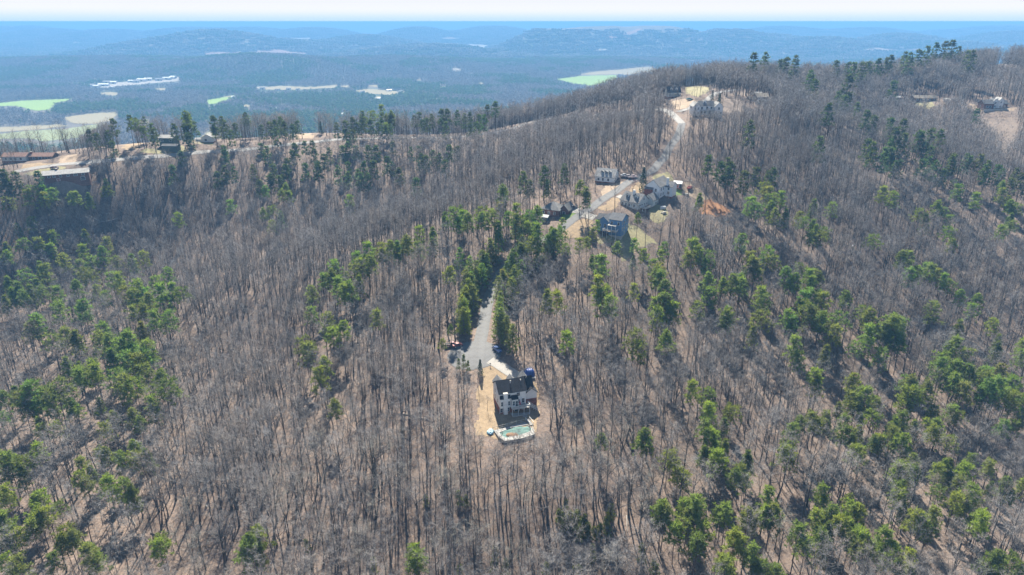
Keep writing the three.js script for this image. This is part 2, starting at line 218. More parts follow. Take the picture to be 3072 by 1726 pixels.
// fields of the valley
function fieldSheet(pts, m, label) { return yard('field', pts, m, label, 0.7, 6); }
fieldSheet(ZL([[-80, 110], [0, 95], [220, 70], [500, 60], [720, 52], [640, 72], [520, 104], [480, 160], [350, 172], [150, 125], [-80, 128]]), greenField, 'bright green valley field at the left edge');
fieldSheet(ZL([[610, 235], [860, 196], [1120, 180], [1150, 215], [1080, 262], [900, 300], [800, 300], [680, 290]]), dryField, 'pale tan valley field left of the bluff');
fieldSheet(ZL([[-80, 410], [0, 398], [300, 362], [600, 352], [1010, 286], [960, 330], [740, 430], [460, 465], [200, 440], [-80, 440]]), field(0.29, 0.32, 0.14), 'pale green valley field beyond the left houses');
fieldSheet(ZL([[-60, 330], [200, 320], [600, 300], [640, 325], [400, 350], [-60, 380]]), dryField, 'pale strip of pasture with scattered trees');
fieldSheet(ZL([[1340, 260], [1440, 250], [1450, 290], [1360, 300]]), dryField, 'small pale valley clearing behind the left pines');
fieldSheet(ZL([[2000, 65], [2200, 35], [2270, 15], [2250, 45], [2060, 105], [2005, 105]]), greenField, 'small green valley field left of centre');
fieldSheet(ZB([[222, 332], [350, 315], [530, 312], [525, 330], [450, 355], [395, 366], [290, 350]]), greenField, 'round green valley field left of the main crest');
fieldSheet(ZB([[330, 308], [400, 295], [530, 284], [690, 268], [745, 290], [600, 311], [540, 308], [400, 311]]), dryField, 'long pale valley field left of the main crest');
fieldSheet(ZA([[1015, 206], [1060, 196], [1250, 195], [1400, 180], [1460, 194], [1575, 200], [1560, 208], [1300, 212], [1100, 213]]), field(0.36, 0.23, 0.19), 'pinkish clear cut along the top of the middle ridge');
fieldSheet(ZA([[1365, 130], [1450, 125], [1560, 124], [1690, 130], [1600, 138], [1400, 138]]), paleYard, 'far white strip of cleared land in the plain');
fieldSheet(ZA([[2340, 154], [2450, 159], [2495, 180], [2400, 181]]), paleYard, 'far pale quarry right of centre');
fieldSheet(ZA([[2190, 131], [2260, 120], [2360, 122], [2300, 133]]), field(0.34, 0.25, 0.2), 'far pinkish clearing in the plain');
fieldSheet(ZA([[440, 372], [530, 350], [700, 338], [800, 335], [900, 316], [905, 342], [780, 350], [640, 365], [520, 378]]), paleYard, 'pale works yard at the foot of the middle ridge');
fieldSheet(ZA([[1290, 374], [1420, 365], [1560, 372], [1700, 360], [1690, 375], [1500, 386], [1300, 386]]), dryField, 'pale clearings in the wooded valley floor');
fieldSheet(ZA([[1780, 390], [1860, 380], [1950, 388], [2040, 395], [1960, 412], [1850, 404]]), dryField, 'pale clearing among the valley houses');
fieldSheet(ZB([[1310, 121], [1400, 124], [1385, 131], [1325, 128]]), paleYard, 'far white patch below the long mountain');
fieldSheet(ZB([[1560, 123], [1665, 119], [1650, 126], [1570, 128]]), paleYard, 'far white strip on the right of the plain');
fieldSheet(ZB([[430, 112], [560, 123], [615, 124], [600, 132], [480, 130]]), field(0.36, 0.23, 0.19), 'far pink earthworks below the long mountain');
fieldSheet(ZB([[550, 105], [640, 76], [655, 77], [640, 88], [575, 114]]), field(0.36, 0.23, 0.19), 'far pink scar running up the long mountain');
fieldSheet(ZB([[1750, 192], [1900, 181], [2040, 177], [2150, 165], [2140, 175], [2030, 190], [1800, 197]]), field(0.36, 0.27, 0.23), 'long pink clearing in the plain on the right');
fieldSheet(ZB([[860, 236], [1000, 230], [1005, 236], [900, 243]]), paleYard, 'pale farm clearing just beyond the main crest');

{ const spots = [[222, 129, 22, 'first'], [590, 156, 14, 'second'], [690, 290, 16, 'third'], [742, 318, 15, 'fourth'], [790, 262, 18, 'fifth'], [930, 262, 12, 'sixth'], [1034, 259, 16, 'seventh'], [1078, 277, 13, 'eighth'], [1120, 258, 15, 'ninth'], [1136, 292, 14, 'tenth'], [1204, 276, 15, 'eleventh'], [1260, 240, 10, 'twelfth'], [1330, 262, 12, 'thirteenth'], [1372, 208, 14, 'fourteenth'], [1440, 250, 10, 'fifteenth'], [480, 268, 22, 'sixteenth'], [330, 282, 26, 'seventeenth'], [1560, 176, 18, 'eighteenth'], [1800, 152, 22, 'nineteenth']];
  spots.sort((a, b) => a[0] - b[0]).forEach(([x, y, w], i) => { const pts = []; for (let k = 0; k < 9; k++) { const a = k / 9 * 6.283, q = 0.6 + 0.8 * hash2(k + 3, Math.round(x)); pts.push([x + Math.cos(a) * w * q, y + Math.sin(a) * w * 0.2 * q]); } fieldSheet(pts, i % 3 ? dryField : paleYard, 'small pale clearing in the valley woods'); }); }
// ---------- trees ----------
class Geo {
  constructor() { this.p = []; this.c = []; this.i = []; }
  v(x, y, z, c) { this.p.push(x, y, z); this.c.push(c[0], c[1], c[2]); return this.p.length / 3 - 1; }
  tri(a, b, c, col) { const k = this.v(...a, col); this.v(...b, col); this.v(...c, col); this.i.push(k, k + 1, k + 2); }
  // a tapering branch along a list of [x, y, z, radius]
  limb(pts, sides, col) {
    const rings = pts.map((q, n) => { const a = pts[Math.max(0, n - 1)], b = pts[Math.min(pts.length - 1, n + 1)], d = new THREE.Vector3(b[0] - a[0], b[1] - a[1], b[2] - a[2]).normalize(), s = new THREE.Vector3(d.y > 0.9 ? 1 : 0, d.y > 0.9 ? 0 : 1, 0).cross(d).normalize(), t = d.clone().cross(s), out = []; for (let k = 0; k < sides; k++) { const w = k / sides * 2 * Math.PI, c = Math.cos(w) * q[3], e = Math.sin(w) * q[3]; out.push(this.v(q[0] + s.x * c + t.x * e, q[1] + s.y * c + t.y * e, q[2] + s.z * c + t.z * e, col)); } return out; });
    for (let n = 1; n < rings.length; n++) for (let k = 0; k < sides; k++) { const a = rings[n - 1][k], b = rings[n - 1][(k + 1) % sides], c = rings[n][k], d = rings[n][(k + 1) % sides]; this.i.push(a, b, c, b, d, c); }
  }
  add(o) { const n = this.p.length / 3; for (const x of o.p) this.p.push(x); for (const x of o.c) this.c.push(x); for (const x of o.i) this.i.push(x + n); return this; }
  make(smooth = true) { const g = new THREE.BufferGeometry(); g.setAttribute('position', new THREE.Float32BufferAttribute(this.p, 3)); g.setAttribute('color', new THREE.Float32BufferAttribute(this.c, 3)); g.setIndex(this.i); if (smooth) g.computeVertexNormals(); return g; }
}
const vary = (c, k, r) => { const s = 1 + (r() - 0.5) * k; return [c[0] * s, c[1] * s, c[2] * s]; };
const BARK = [0.085, 0.077, 0.07], TWIG = [0.23, 0.216, 0.203];
// a bare broadleaf tree, 1 unit = 1 m
function bareTree(seed, H, o = {}) {
  const r = rngOf(seed), trunk = new Geo(), crown = new Geo(), { limbs = 13, subs = 5, twigs = 6, from = 0.42, spread = 0.24, tw = 0.037, sides = 6, r0 = 0.0125, fork = 0, twl = 1.5 } = o;
  const bark = vary(BARK, 0.3, r), tcol = vary(TWIG, 0.2, r), stems = [];
  const stem = (base, dirx, dirz, h0, h1, rad) => { const pts = [], n = 7; let x = base[0], z = base[2]; for (let k = 0; k <= n; k++) { const t = k / n; pts.push([x, lerp(h0, h1, t), z, Math.max(0.02, rad * (1 - 0.88 * t) + (h0 < 0 && k === 0 ? rad * 0.5 : 0))]); x += (dirx + (r() - 0.5) * 0.16) * (h1 - h0) / n; z += (dirz + (r() - 0.5) * 0.16) * (h1 - h0) / n; } return pts; };
  const lean = [(r() - 0.5) * 0.14, (r() - 0.5) * 0.14], main = stem([0, 0, 0], lean[0], lean[1], -0.5, H, H * r0);
  stems.push(main); trunk.limb(main, sides, bark);
  if (fork) { const k = 2 + Math.floor(r() * 2), a = r() * 6.28, f = stem(main[k], Math.cos(a) * 0.3, Math.sin(a) * 0.3, main[k][1], H * rr(0.85, 0.98, r), main[k][3] * 0.75); stems.push(f); trunk.limb(f, sides - 1, bark); }
  const on = (st, y) => { let k = 1; while (k < st.length - 1 && st[k][1] < y) k++; const a = st[k - 1], b = st[k], t = clamp((y - a[1]) / (b[1] - a[1]), 0, 1); return a.map((q, i) => lerp(q, b[i], t)); };
  for (let n = 0; n < limbs; n++) {
    const st = stems[n % stems.length], t = from + (0.97 - from) * Math.pow((n + r() * 0.8) / limbs, 0.85), q = on(st, H * t), az = n * 2.4 + r() * 1.2, el = rr(0.45, 1.05, r), L = H * spread * (1.25 - 0.75 * (t - from) / (1 - from)) * rr(0.7, 1.2, r);
    const d = [Math.cos(az) * Math.cos(el), Math.sin(el), Math.sin(az) * Math.cos(el)], pts = [[q[0], q[1], q[2], Math.min(q[3] * 0.7, 0.025 + L * 0.019)]];
    for (let k = 1; k <= 3; k++) { d[1] += 0.08; pts.push([pts[k - 1][0] + (d[0] + (r() - 0.5) * 0.3) * L / 3, pts[k - 1][1] + (d[1] + (r() - 0.5) * 0.2) * L / 3, pts[k - 1][2] + (d[2] + (r() - 0.5) * 0.3) * L / 3, pts[0][3] * (1 - k * 0.29)]); }
    crown.limb(pts, 3, bark);
    for (let s = 0; s < subs; s++) {
      const u = 0.8 + 2.2 * (s + r()) / subs, k = Math.min(2, Math.floor(u)), f = u - k, b = pts[k].map((w, i) => lerp(w, pts[k + 1][i], f)), a2 = az + (r() - 0.5) * 2.6, e2 = rr(0.1, 1.2, r), l2 = L * rr(0.35, 0.6, r), e = [b[0] + Math.cos(a2) * Math.cos(e2) * l2, b[1] + Math.sin(e2) * l2, b[2] + Math.sin(a2) * Math.cos(e2) * l2];
      crown.limb([[b[0], b[1], b[2], Math.max(0.012, b[3] * 0.6)], [e[0], e[1], e[2], 0.008]], 3, tcol);
      for (let w = 0; w < twigs; w++) {
        const g = r(), x = lerp(b[0], e[0], g), y = lerp(b[1], e[1], g), z = lerp(b[2], e[2], g), a3 = r() * 6.28, e3 = rr(-0.2, 1.3, r), l3 = twl * rr(0.5, 1.1, r), dx = Math.cos(a3) * Math.cos(e3) * l3, dy = Math.sin(e3) * l3, dz = Math.sin(a3) * Math.cos(e3) * l3, px = -Math.sin(a3) * tw / 2, pz = Math.cos(a3) * tw / 2;
        crown.tri([x - px, y - tw / 4, z - pz], [x + px, y + tw / 4, z + pz], [x + dx, y + dy, z + dz], tcol);
      }
    }
  }
  return { trunk, crown, all: new Geo().add(trunk).add(crown) };
}
function tuft(g, x, y, z, R, n, r, col, wide = 0.16) {
  for (let k = 0; k < n; k++) {
    const a = r() * 6.28, e = Math.asin(rr(-0.55, 1, r)), l = R * rr(0.6, 1.1, r), d = [Math.cos(a) * Math.cos(e), Math.sin(e), Math.sin(a) * Math.cos(e)], q = rr(0, 0.35, r) * R, c = vary(col, 0.45, r), w = wide * R * rr(0.7, 1.3, r), b = r() * 6.28, s = [Math.cos(b) * w, (r() - 0.5) * w, Math.sin(b) * w], o = [x + d[0] * q, y + d[1] * q, z + d[2] * q];
    g.tri([o[0] - s[0], o[1] - s[1], o[2] - s[2]], [o[0] + s[0], o[1] + s[1], o[2] + s[2]], [o[0] + d[0] * l, o[1] + d[1] * l, o[2] + d[2] * l], c);
  }
}
const NEEDLE = [0.185, 0.24, 0.036];
// a pine: tall bare trunk, whorled branches that end in tufts of needles
function pineTree(seed, H, o = {}) {
  const r = rngOf(seed), trunk = new Geo(), crown = new Geo(), { from = 0.5, R = 3.1, whorls = 7, arms = 6, blades = 20, tr = 1.0, cone = 0.5, col = NEEDLE, wide = 0.16, extra = 1 } = o;
  const bark = vary([0.17, 0.125, 0.10], 0.3, r), pts = []; let x = 0, z = 0; const lx = (r() - 0.5) * 0.06, lz = (r() - 0.5) * 0.06;
  for (let k = 0; k <= 7; k++) { const t = k / 7; pts.push([x, lerp(-0.5, H * 0.97, t), z, H * 0.0105 * (1 - 0.85 * t)]); x += (lx + (r() - 0.5) * 0.05) * H / 7; z += (lz + (r() - 0.5) * 0.05) * H / 7; }
  trunk.limb(pts, 6, bark);
  const on = (y) => { const t = clamp((y + 0.5) / (H * 0.97 + 0.5), 0, 0.999) * 7, k = Math.floor(t); return pts[k].map((q, i) => lerp(q, pts[k + 1][i], t - k)); };
  const shade = vary(col, 0.35, r);
  for (let w = 0; w < whorls; w++) {
    const t = (w + 0.2 + r() * 0.5) / whorls, y = H * lerp(from, 0.97, t), q = on(y), reach = R * (cone * (1 - t) + (1 - cone) * Math.sqrt(Math.max(0.05, 1 - (2 * t - 0.75) ** 2 / 1.8))) * rr(0.75, 1.15, r);
    for (let a = 0; a < arms; a++) {
      if (r() < 0.12) continue;
      const az = (a + r() * 0.8) / arms * 6.28 + w, L = reach * rr(0.6, 1.15, r), el = lerp(0.05, 0.7, t) + (r() - 0.5) * 0.3, e = [q[0] + Math.cos(az) * L, y + Math.sin(el) * L * 0.8, q[2] + Math.sin(az) * L];
      crown.limb([[q[0], y, q[2], 0.05], [e[0], e[1], e[2], 0.015]], 3, bark);
      tuft(crown, e[0], e[1], e[2], tr * rr(0.75, 1.2, r), blades, r, shade, wide);
      for (let b = 0; b < extra; b++) { const f = rr(0.4, 0.75, r); tuft(crown, lerp(q[0], e[0], f) + rr(-0.4, 0.4, r), lerp(y, e[1], f) + rr(0, 0.35, r), lerp(q[2], e[2], f) + rr(-0.4, 0.4, r), tr * rr(0.6, 0.95, r), Math.round(blades * 0.7), r, shade, wide); }
    }
  }
  const top = on(H * 0.97); tuft(crown, top[0], H * 0.97, top[2], tr, blades, r, shade, wide);
  return { trunk, crown, all: new Geo().add(trunk).add(crown) };
}
const woodMat = new THREE.MeshStandardMaterial({ vertexColors: true, roughness: 0.95, side: THREE.DoubleSide });
const needleMat = new THREE.MeshPhysicalMaterial({ vertexColors: true, roughness: 1, transmission: 0.6, thickness: 0, specularIntensity: 0.4, side: THREE.DoubleSide });
const packed = (kit) => ({ trunk: kit.trunk.make(), crown: kit.crown.make(), all: kit.all.make(), h: 0 });
const BARE = [[11, 17, { fork: 1 }], [12, 16, {}], [13, 19, { limbs: 15 }], [14, 15, { fork: 1, from: 0.5 }], [15, 14, { limbs: 10, spread: 0.2 }], [16, 18, { from: 0.52 }], [17, 11, { limbs: 9, r0: 0.011, spread: 0.2, from: 0.38 }], [18, 16, { spread: 0.33, limbs: 15, from: 0.33, fork: 1, r0: 0.018 }]].map(([s, h, o]) => Object.assign(packed(bareTree(s, h, o)), { h }));
const BARE_FAR = [[31, 17, {}], [32, 16, { fork: 1 }], [33, 18, {}], [34, 14, { spread: 0.28 }]].map(([s, h, o]) => Object.assign(packed(bareTree(s, h, { limbs: 9, subs: 4, twigs: 5, tw: 0.11, sides: 4, twl: 1.8, ...o })), { h }));
const PINE = [[51, 15, {}], [52, 16, { R: 2.4, from: 0.55 }], [53, 14, { R: 3.1, from: 0.48 }], [54, 17, { R: 2.6, from: 0.58, whorls: 6 }], [55, 13, { R: 2.3, from: 0.36, cone: 0.75, whorls: 8 }], [56, 15, { R: 3.3, from: 0.6, whorls: 5, cone: 0.2 }]].map(([s, h, o]) => Object.assign(packed(pineTree(s, h, o)), { h }));
const LANE_PINE = [[151, 13, {}], [152, 14, { R: 3.2 }], [153, 12, { R: 3.4, whorls: 9 }]].map(([s, h, o]) => Object.assign(packed(pineTree(s, h, { from: 0.12, R: 3, whorls: 10, arms: 6, tr: 1, cone: 0.7, blades: 18, ...o })), { h }));
const PINE_FAR = [[61, 16, {}], [62, 15, { R: 3.1 }], [63, 17, { from: 0.45 }]].map(([s, h, o]) => Object.assign(packed(pineTree(s, h, { whorls: 8, arms: 5, from: 0.36, blades: 12, wide: 0.3, extra: 1, tr: 1.05, col: [0.10, 0.14, 0.034], ...o })), { h }));
const YOUNG = [[71, 6, {}], [72, 5, {}], [73, 7, {}]].map(([s, h, o]) => Object.assign(packed(pineTree(s, h, { from: 0.1, R: 1.3, whorls: 7, arms: 4, tr: 0.7, cone: 0.85, col: [0.13, 0.17, 0.035], ...o })), { h }));
const CYPRESS = Object.assign(packed(pineTree(81, 13, { from: 0.04, R: 2.4, whorls: 13, arms: 7, tr: 0.8, cone: 1, col: [0.035, 0.07, 0.025], blades: 20 })), { h: 13 });
const SHRUB = [[91, 3.2], [92, 2.4], [93, 4]].map(([s, h]) => Object.assign(packed(bareTree(s, h, { limbs: 9, subs: 4, twigs: 6, from: 0.08, spread: 0.5, r0: 0.012, twl: 0.7, tw: 0.035, sides: 3, fork: 1 })), { h }));
// low-detail trees of the valley: bare crown, pine crown, and groves of many crowns
function valleyTree(seed, H, R, green) {
  const r = rngOf(seed), g = new Geo(), bark = [0.16, 0.14, 0.125];
  g.limb([[0, -1, 0, 0.3], [0, H * 0.8, 0, 0.1]], 3, bark);
  const n = green ? 46 : 60;
  for (let k = 0; k < n; k++) { const a = r() * 6.28, t = r(), y = H * lerp(green ? 0.42 : 0.35, 0.92, t), q = R * Math.sqrt(r()) * Math.sqrt(Math.max(0.1, 1 - (2 * t - 0.7) ** 2 / 1.8)), x = Math.cos(a) * q, z = Math.sin(a) * q, c = green ? vary([0.08, 0.13, 0.045], 0.6, r) : vary([0.20, 0.19, 0.185], 0.5, r); const s = green ? 1.5 : 0.5, l = green ? 2.1 : 3, b = r() * 6.28, e = rr(-0.3, 1.4, r); g.tri([x - Math.sin(b) * s, y, z + Math.cos(b) * s], [x + Math.sin(b) * s, y, z - Math.cos(b) * s], [x + Math.cos(b) * Math.cos(e) * l, y + Math.sin(e) * l, z + Math.sin(b) * Math.cos(e) * l], c); }
  return g.make();
}
function grove(seed, green) {
  const r = rngOf(seed), g = new Geo();
  for (let k = 0; k < 26; k++) { const x = rr(-30, 30, r), z = rr(-30, 30, r), h = rr(11, 19, r), R = rr(3.5, 6, r), c = r() < (green ? 0.8 : 0.12) ? vary([0.06, 0.10, 0.04], 0.5, r) : vary([0.17, 0.165, 0.16], 0.5, r), S = 6, ring = []; const top = g.v(x, h, z, c); for (let m = 0; m < 2; m++) { ring.push([]); for (let s = 0; s < S; s++) { const a = (s + m * 0.5 + r() * 0.3) / S * 6.28, q = R * (m ? 1 : 0.62) * rr(0.8, 1.2, r); ring[m].push(g.v(x + Math.cos(a) * q, h * (m ? 0.35 : 0.85) + rr(-1, 1, r), z + Math.sin(a) * q, c)); } } for (let s = 0; s < S; s++) { const t = (s + 1) % S; g.i.push(top, ring[0][t], ring[0][s], ring[0][s], ring[0][t], ring[1][s], ring[1][s], ring[0][t], ring[1][t]); } }
  return g.make();
}

// ----- where nothing grows -----
const openBox = openPolys.map((p) => [Math.min(...p.map((q) => q[0])), Math.max(...p.map((q) => q[0])), Math.min(...p.map((q) => q[1])), Math.max(...p.map((q) => q[1]))]);
const roadCells = new Map();
for (const { line, w } of roads) for (const p of line) { const k = Math.floor(p.x / 12) * 65536 + Math.floor(p.z / 12); (roadCells.get(k) ?? roadCells.set(k, []).get(k)).push([p.x, p.z, w]); }
const footprints = [];   // [x, z, radius] of houses
const isOpen = (x, z) => {
  for (let i = 0; i < openPolys.length; i++) { const b = openBox[i]; if (x > b[0] && x < b[1] && z > b[2] && z < b[3] && inside(x, z, openPolys[i])) return true; }
  const cx = Math.floor(x / 12), cz = Math.floor(z / 12);
  for (let i = -1; i <= 1; i++) for (let j = -1; j <= 1; j++) for (const q of roadCells.get((cx + i) * 65536 + cz + j) ?? []) if ((x - q[0]) ** 2 + (z - q[1]) ** 2 < q[2] * q[2]) return true;
  for (const f of footprints) if ((x - f[0]) ** 2 + (z - f[1]) ** 2 < f[2] * f[2]) return true;
  return false;
};
// ---------- building kit: x along the side that faces the viewer, z towards the viewer, y up ----------
const bx = (x0, x1, y0, y1, z0, z1) => { const g = new THREE.BoxGeometry(x1 - x0, y1 - y0, z1 - z0); g.translate((x0 + x1) / 2, (y0 + y1) / 2, (z0 + z1) / 2); return g; };
function prism(pts, len) { const g = new THREE.ExtrudeGeometry(new THREE.Shape(pts.map((p) => new THREE.Vector2(...p))), { depth: len, bevelEnabled: false }); return g; }
// a block of walls with its gable; axis 'x': ridge along x
function gableWall(b) { const { x0, x1, z0, z1, y0, h, rise, axis } = b; if (axis === 'x') { const g = prism([[z0, y0], [z1, y0], [z1, h], [(z0 + z1) / 2, h + rise], [z0, h]], x1 - x0); g.rotateY(-Math.PI / 2); g.translate(x1, 0, 0); return g; } const g = prism([[x0, y0], [x1, y0], [x1, h], [(x0 + x1) / 2, h + rise], [x0, h]], z1 - z0); g.translate(0, 0, z0); return g; }
function gableRoof(b, over = 0.4, t = 0.22) {
  const { x0, x1, z0, z1, h, rise, axis } = b, a0 = axis === 'x' ? z0 : x0, a1 = axis === 'x' ? z1 : x1, m = (a0 + a1) / 2, s = rise / (m - a0), e = 0.03;
  const g = prism([[a0 - over, h - over * s + e], [m, h + rise + e], [a1 + over, h - over * s + e], [a1 + over, h - over * s + t], [m, h + rise + t], [a0 - over, h - over * s + t]], (axis === 'x' ? x1 - x0 : z1 - z0) + 2 * over);
  if (axis === 'x') { g.rotateY(-Math.PI / 2); g.translate(x1 + over, 0, 0); } else g.translate(0, 0, z0 - over);
  return g;
}
function hipRoof(b, over = 0.5) {
  const { x0, x1, z0, z1, h, rise } = b, X0 = x0 - over, X1 = x1 + over, Z0 = z0 - over, Z1 = z1 + over, w = Math.min(X1 - X0, Z1 - Z0) / 2, long = X1 - X0 > Z1 - Z0, R = long ? [[X0 + w, (Z0 + Z1) / 2], [X1 - w, (Z0 + Z1) / 2]] : [[(X0 + X1) / 2, Z0 + w], [(X0 + X1) / 2, Z1 - w]];
  const v = [[X0, h, Z0], [X1, h, Z0], [X1, h, Z1], [X0, h, Z1], [R[0][0], h + rise, R[0][1]], [R[1][0], h + rise, R[1][1]], [X0, h - 0.18, Z0], [X1, h - 0.18, Z0], [X1, h - 0.18, Z1], [X0, h - 0.18, Z1]];
  const f = long ? [[0, 5, 1], [0, 4, 5], [1, 5, 2], [2, 5, 4], [2, 4, 3], [3, 4, 0]] : [[0, 4, 1], [1, 4, 5], [1, 5, 2], [2, 5, 3], [3, 5, 4], [3, 4, 0]];
  for (let k = 0; k < 4; k++) { const n = (k + 1) % 4; f.push([k, n, 6 + k], [n, 6 + n, 6 + k]); } f.push([6, 7, 8], [6, 8, 9]);
  const g = new THREE.BufferGeometry(); g.setAttribute('position', new THREE.Float32BufferAttribute(f.flatMap((t) => t.flatMap((k) => v[k])), 3)); g.setAttribute('uv', new THREE.Float32BufferAttribute(f.flatMap((t) => t.flatMap((k) => [v[k][0], v[k][2]])), 2)); g.computeVertexNormals(); return g;
}
const shingleTex = noiseTex(256, (u, v) => { const row = Math.floor(v * 32), e = (v * 32) % 1, h = hash2(Math.floor(u * 24 + (row % 2) * 0.5), row), s = 0.72 + 0.34 * (h - 0.5) + 0.2 * (tnoise(u, v, 90) - 0.5) + 0.2 * (tnoise(u, v, 5) - 0.5) - (e < 0.12 ? 0.12 : 0); return [s, s, s]; });
shingleTex.repeat.set(0.16, 0.16);
const sidingTex = noiseTex(256, (u, v) => { const e = (v * 20) % 1, s = 0.95 - (e < 0.14 ? 0.14 : 0) + 0.06 * (tnoise(u, v, 60) - 0.5) + 0.05 * (tnoise(u, v, 4) - 0.5); return [s, s, s]; });
sidingTex.repeat.set(0.25, 0.25);
const brickTex = noiseTex(512, (u, v) => { const row = Math.floor(v * 40), e = (v * 40) % 1, q = u * 14 + (row % 2) * 0.5, m = e < 0.14 || q % 1 < 0.06, h = hash2(Math.floor(q), row); return m ? [0.95, 0.95, 0.95] : [0.62 + 0.5 * (h - 0.5), 0.6 + 0.45 * (h - 0.5), 0.6 + 0.45 * (h - 0.5)]; });
brickTex.repeat.set(0.33, 0.33);
const roofM = (r, g, b) => new THREE.MeshPhysicalMaterial({ color: new THREE.Color(r, g, b), roughness: 1, specularIntensity: 0.3, map: shingleTex }), sideM = (r, g, b) => std(r, g, b, 0.75, { map: sidingTex });
const M = { white: sideM(0.84, 0.84, 0.82), trim: std(0.74, 0.74, 0.72, 0.6), brick: std(0.36, 0.15, 0.11, 0.95, { map: brickTex }), darkBrick: std(0.26, 0.13, 0.10, 0.95, { map: brickTex }), blue: sideM(0.15, 0.28, 0.47), greySide: sideM(0.62, 0.64, 0.60), green: sideM(0.09, 0.13, 0.12), brown: sideM(0.18, 0.12, 0.09), cream: sideM(0.68, 0.62, 0.48),
  black: roofM(0.042, 0.043, 0.05), slate: roofM(0.20, 0.205, 0.215), grey: roofM(0.26, 0.26, 0.26), pale: roofM(0.50, 0.49, 0.47), tan: roofM(0.34, 0.30, 0.25), red: roofM(0.34, 0.22, 0.18), navy: roofM(0.05, 0.07, 0.10), wood: std(0.30, 0.21, 0.14, 0.9), greyWood: std(0.36, 0.35, 0.33, 0.9), glass: new THREE.MeshPhysicalMaterial({ color: new THREE.Color(0.05, 0.07, 0.09), roughness: 0.08, specularIntensity: 1 }), door: std(0.30, 0.10, 0.08, 0.6), concrete: std(0.55, 0.53, 0.49, 0.9, { map: TEX.asphalt }) };
const blocksGeo = (list, f) => list.map((b) => { const g = f(b); return g.index ? g.toNonIndexed() : g; });
// a window or door on a face: 'f' towards the viewer, 'l' left end, 'r' right end; u along the face, y of its sill
function opening(parent, name, b, face, u, y, w, h, frameM = M.trim, paneM = M.glass) {
  const m = 0.11, put = (a0, a1, y0, y1, d0, d1) => face === 'f' ? bx(a0, a1, y0, y1, b.z1 + d0, b.z1 + d1) : face === 'r' ? bx(b.x1 + d0, b.x1 + d1, y0, y1, a0, a1) : face === 'l' ? bx(b.x0 - d1, b.x0 - d0, y0, y1, a0, a1) : bx(a0, a1, y0, y1, b.z0 - d1, b.z0 - d0);
  const fr = part(parent, name, [put(u - w / 2 - m, u - w / 2, y - m, y + h + m, 0.002, 0.07), put(u + w / 2, u + w / 2 + m, y - m, y + h + m, 0.002, 0.07), put(u - w / 2, u + w / 2, y + h, y + h + m, 0.002, 0.068), put(u - w / 2, u + w / 2, y - m, y, 0.002, 0.09), put(u - w / 2, u + w / 2, y + h / 2 - 0.03, y + h / 2 + 0.03, 0.002, 0.05)], frameM);
  part(fr, name === 'door' ? 'panel' : 'pane', put(u - w / 2, u + w / 2, y, y + h, 0.001, 0.03), paneM);
  return fr;
}
function dormer(parent, b, x, w, frac, roofMat, wallMat) {   // on the viewer side of a roof with its ridge along x
  const half = (b.z1 - b.z0) / 2, s = b.rise / half, z = b.z1 - half * frac, y0 = b.h + half * frac * s - 0.3, top = y0 + 1.55, depth = half * 0.75, d = { x0: x - w / 2, x1: x + w / 2, z0: z - depth, z1: z, y0: y0 - 0.3, h: top, rise: w * 0.42, axis: 'z' };
  const p = part(parent, 'dormer', gableWall(d), wallMat); part(p, 'roof', gableRoof(d, 0.18, 0.14), roofMat); opening(p, 'window', d, 'f', x, y0 + 0.4, w * 0.5, 0.95);
}
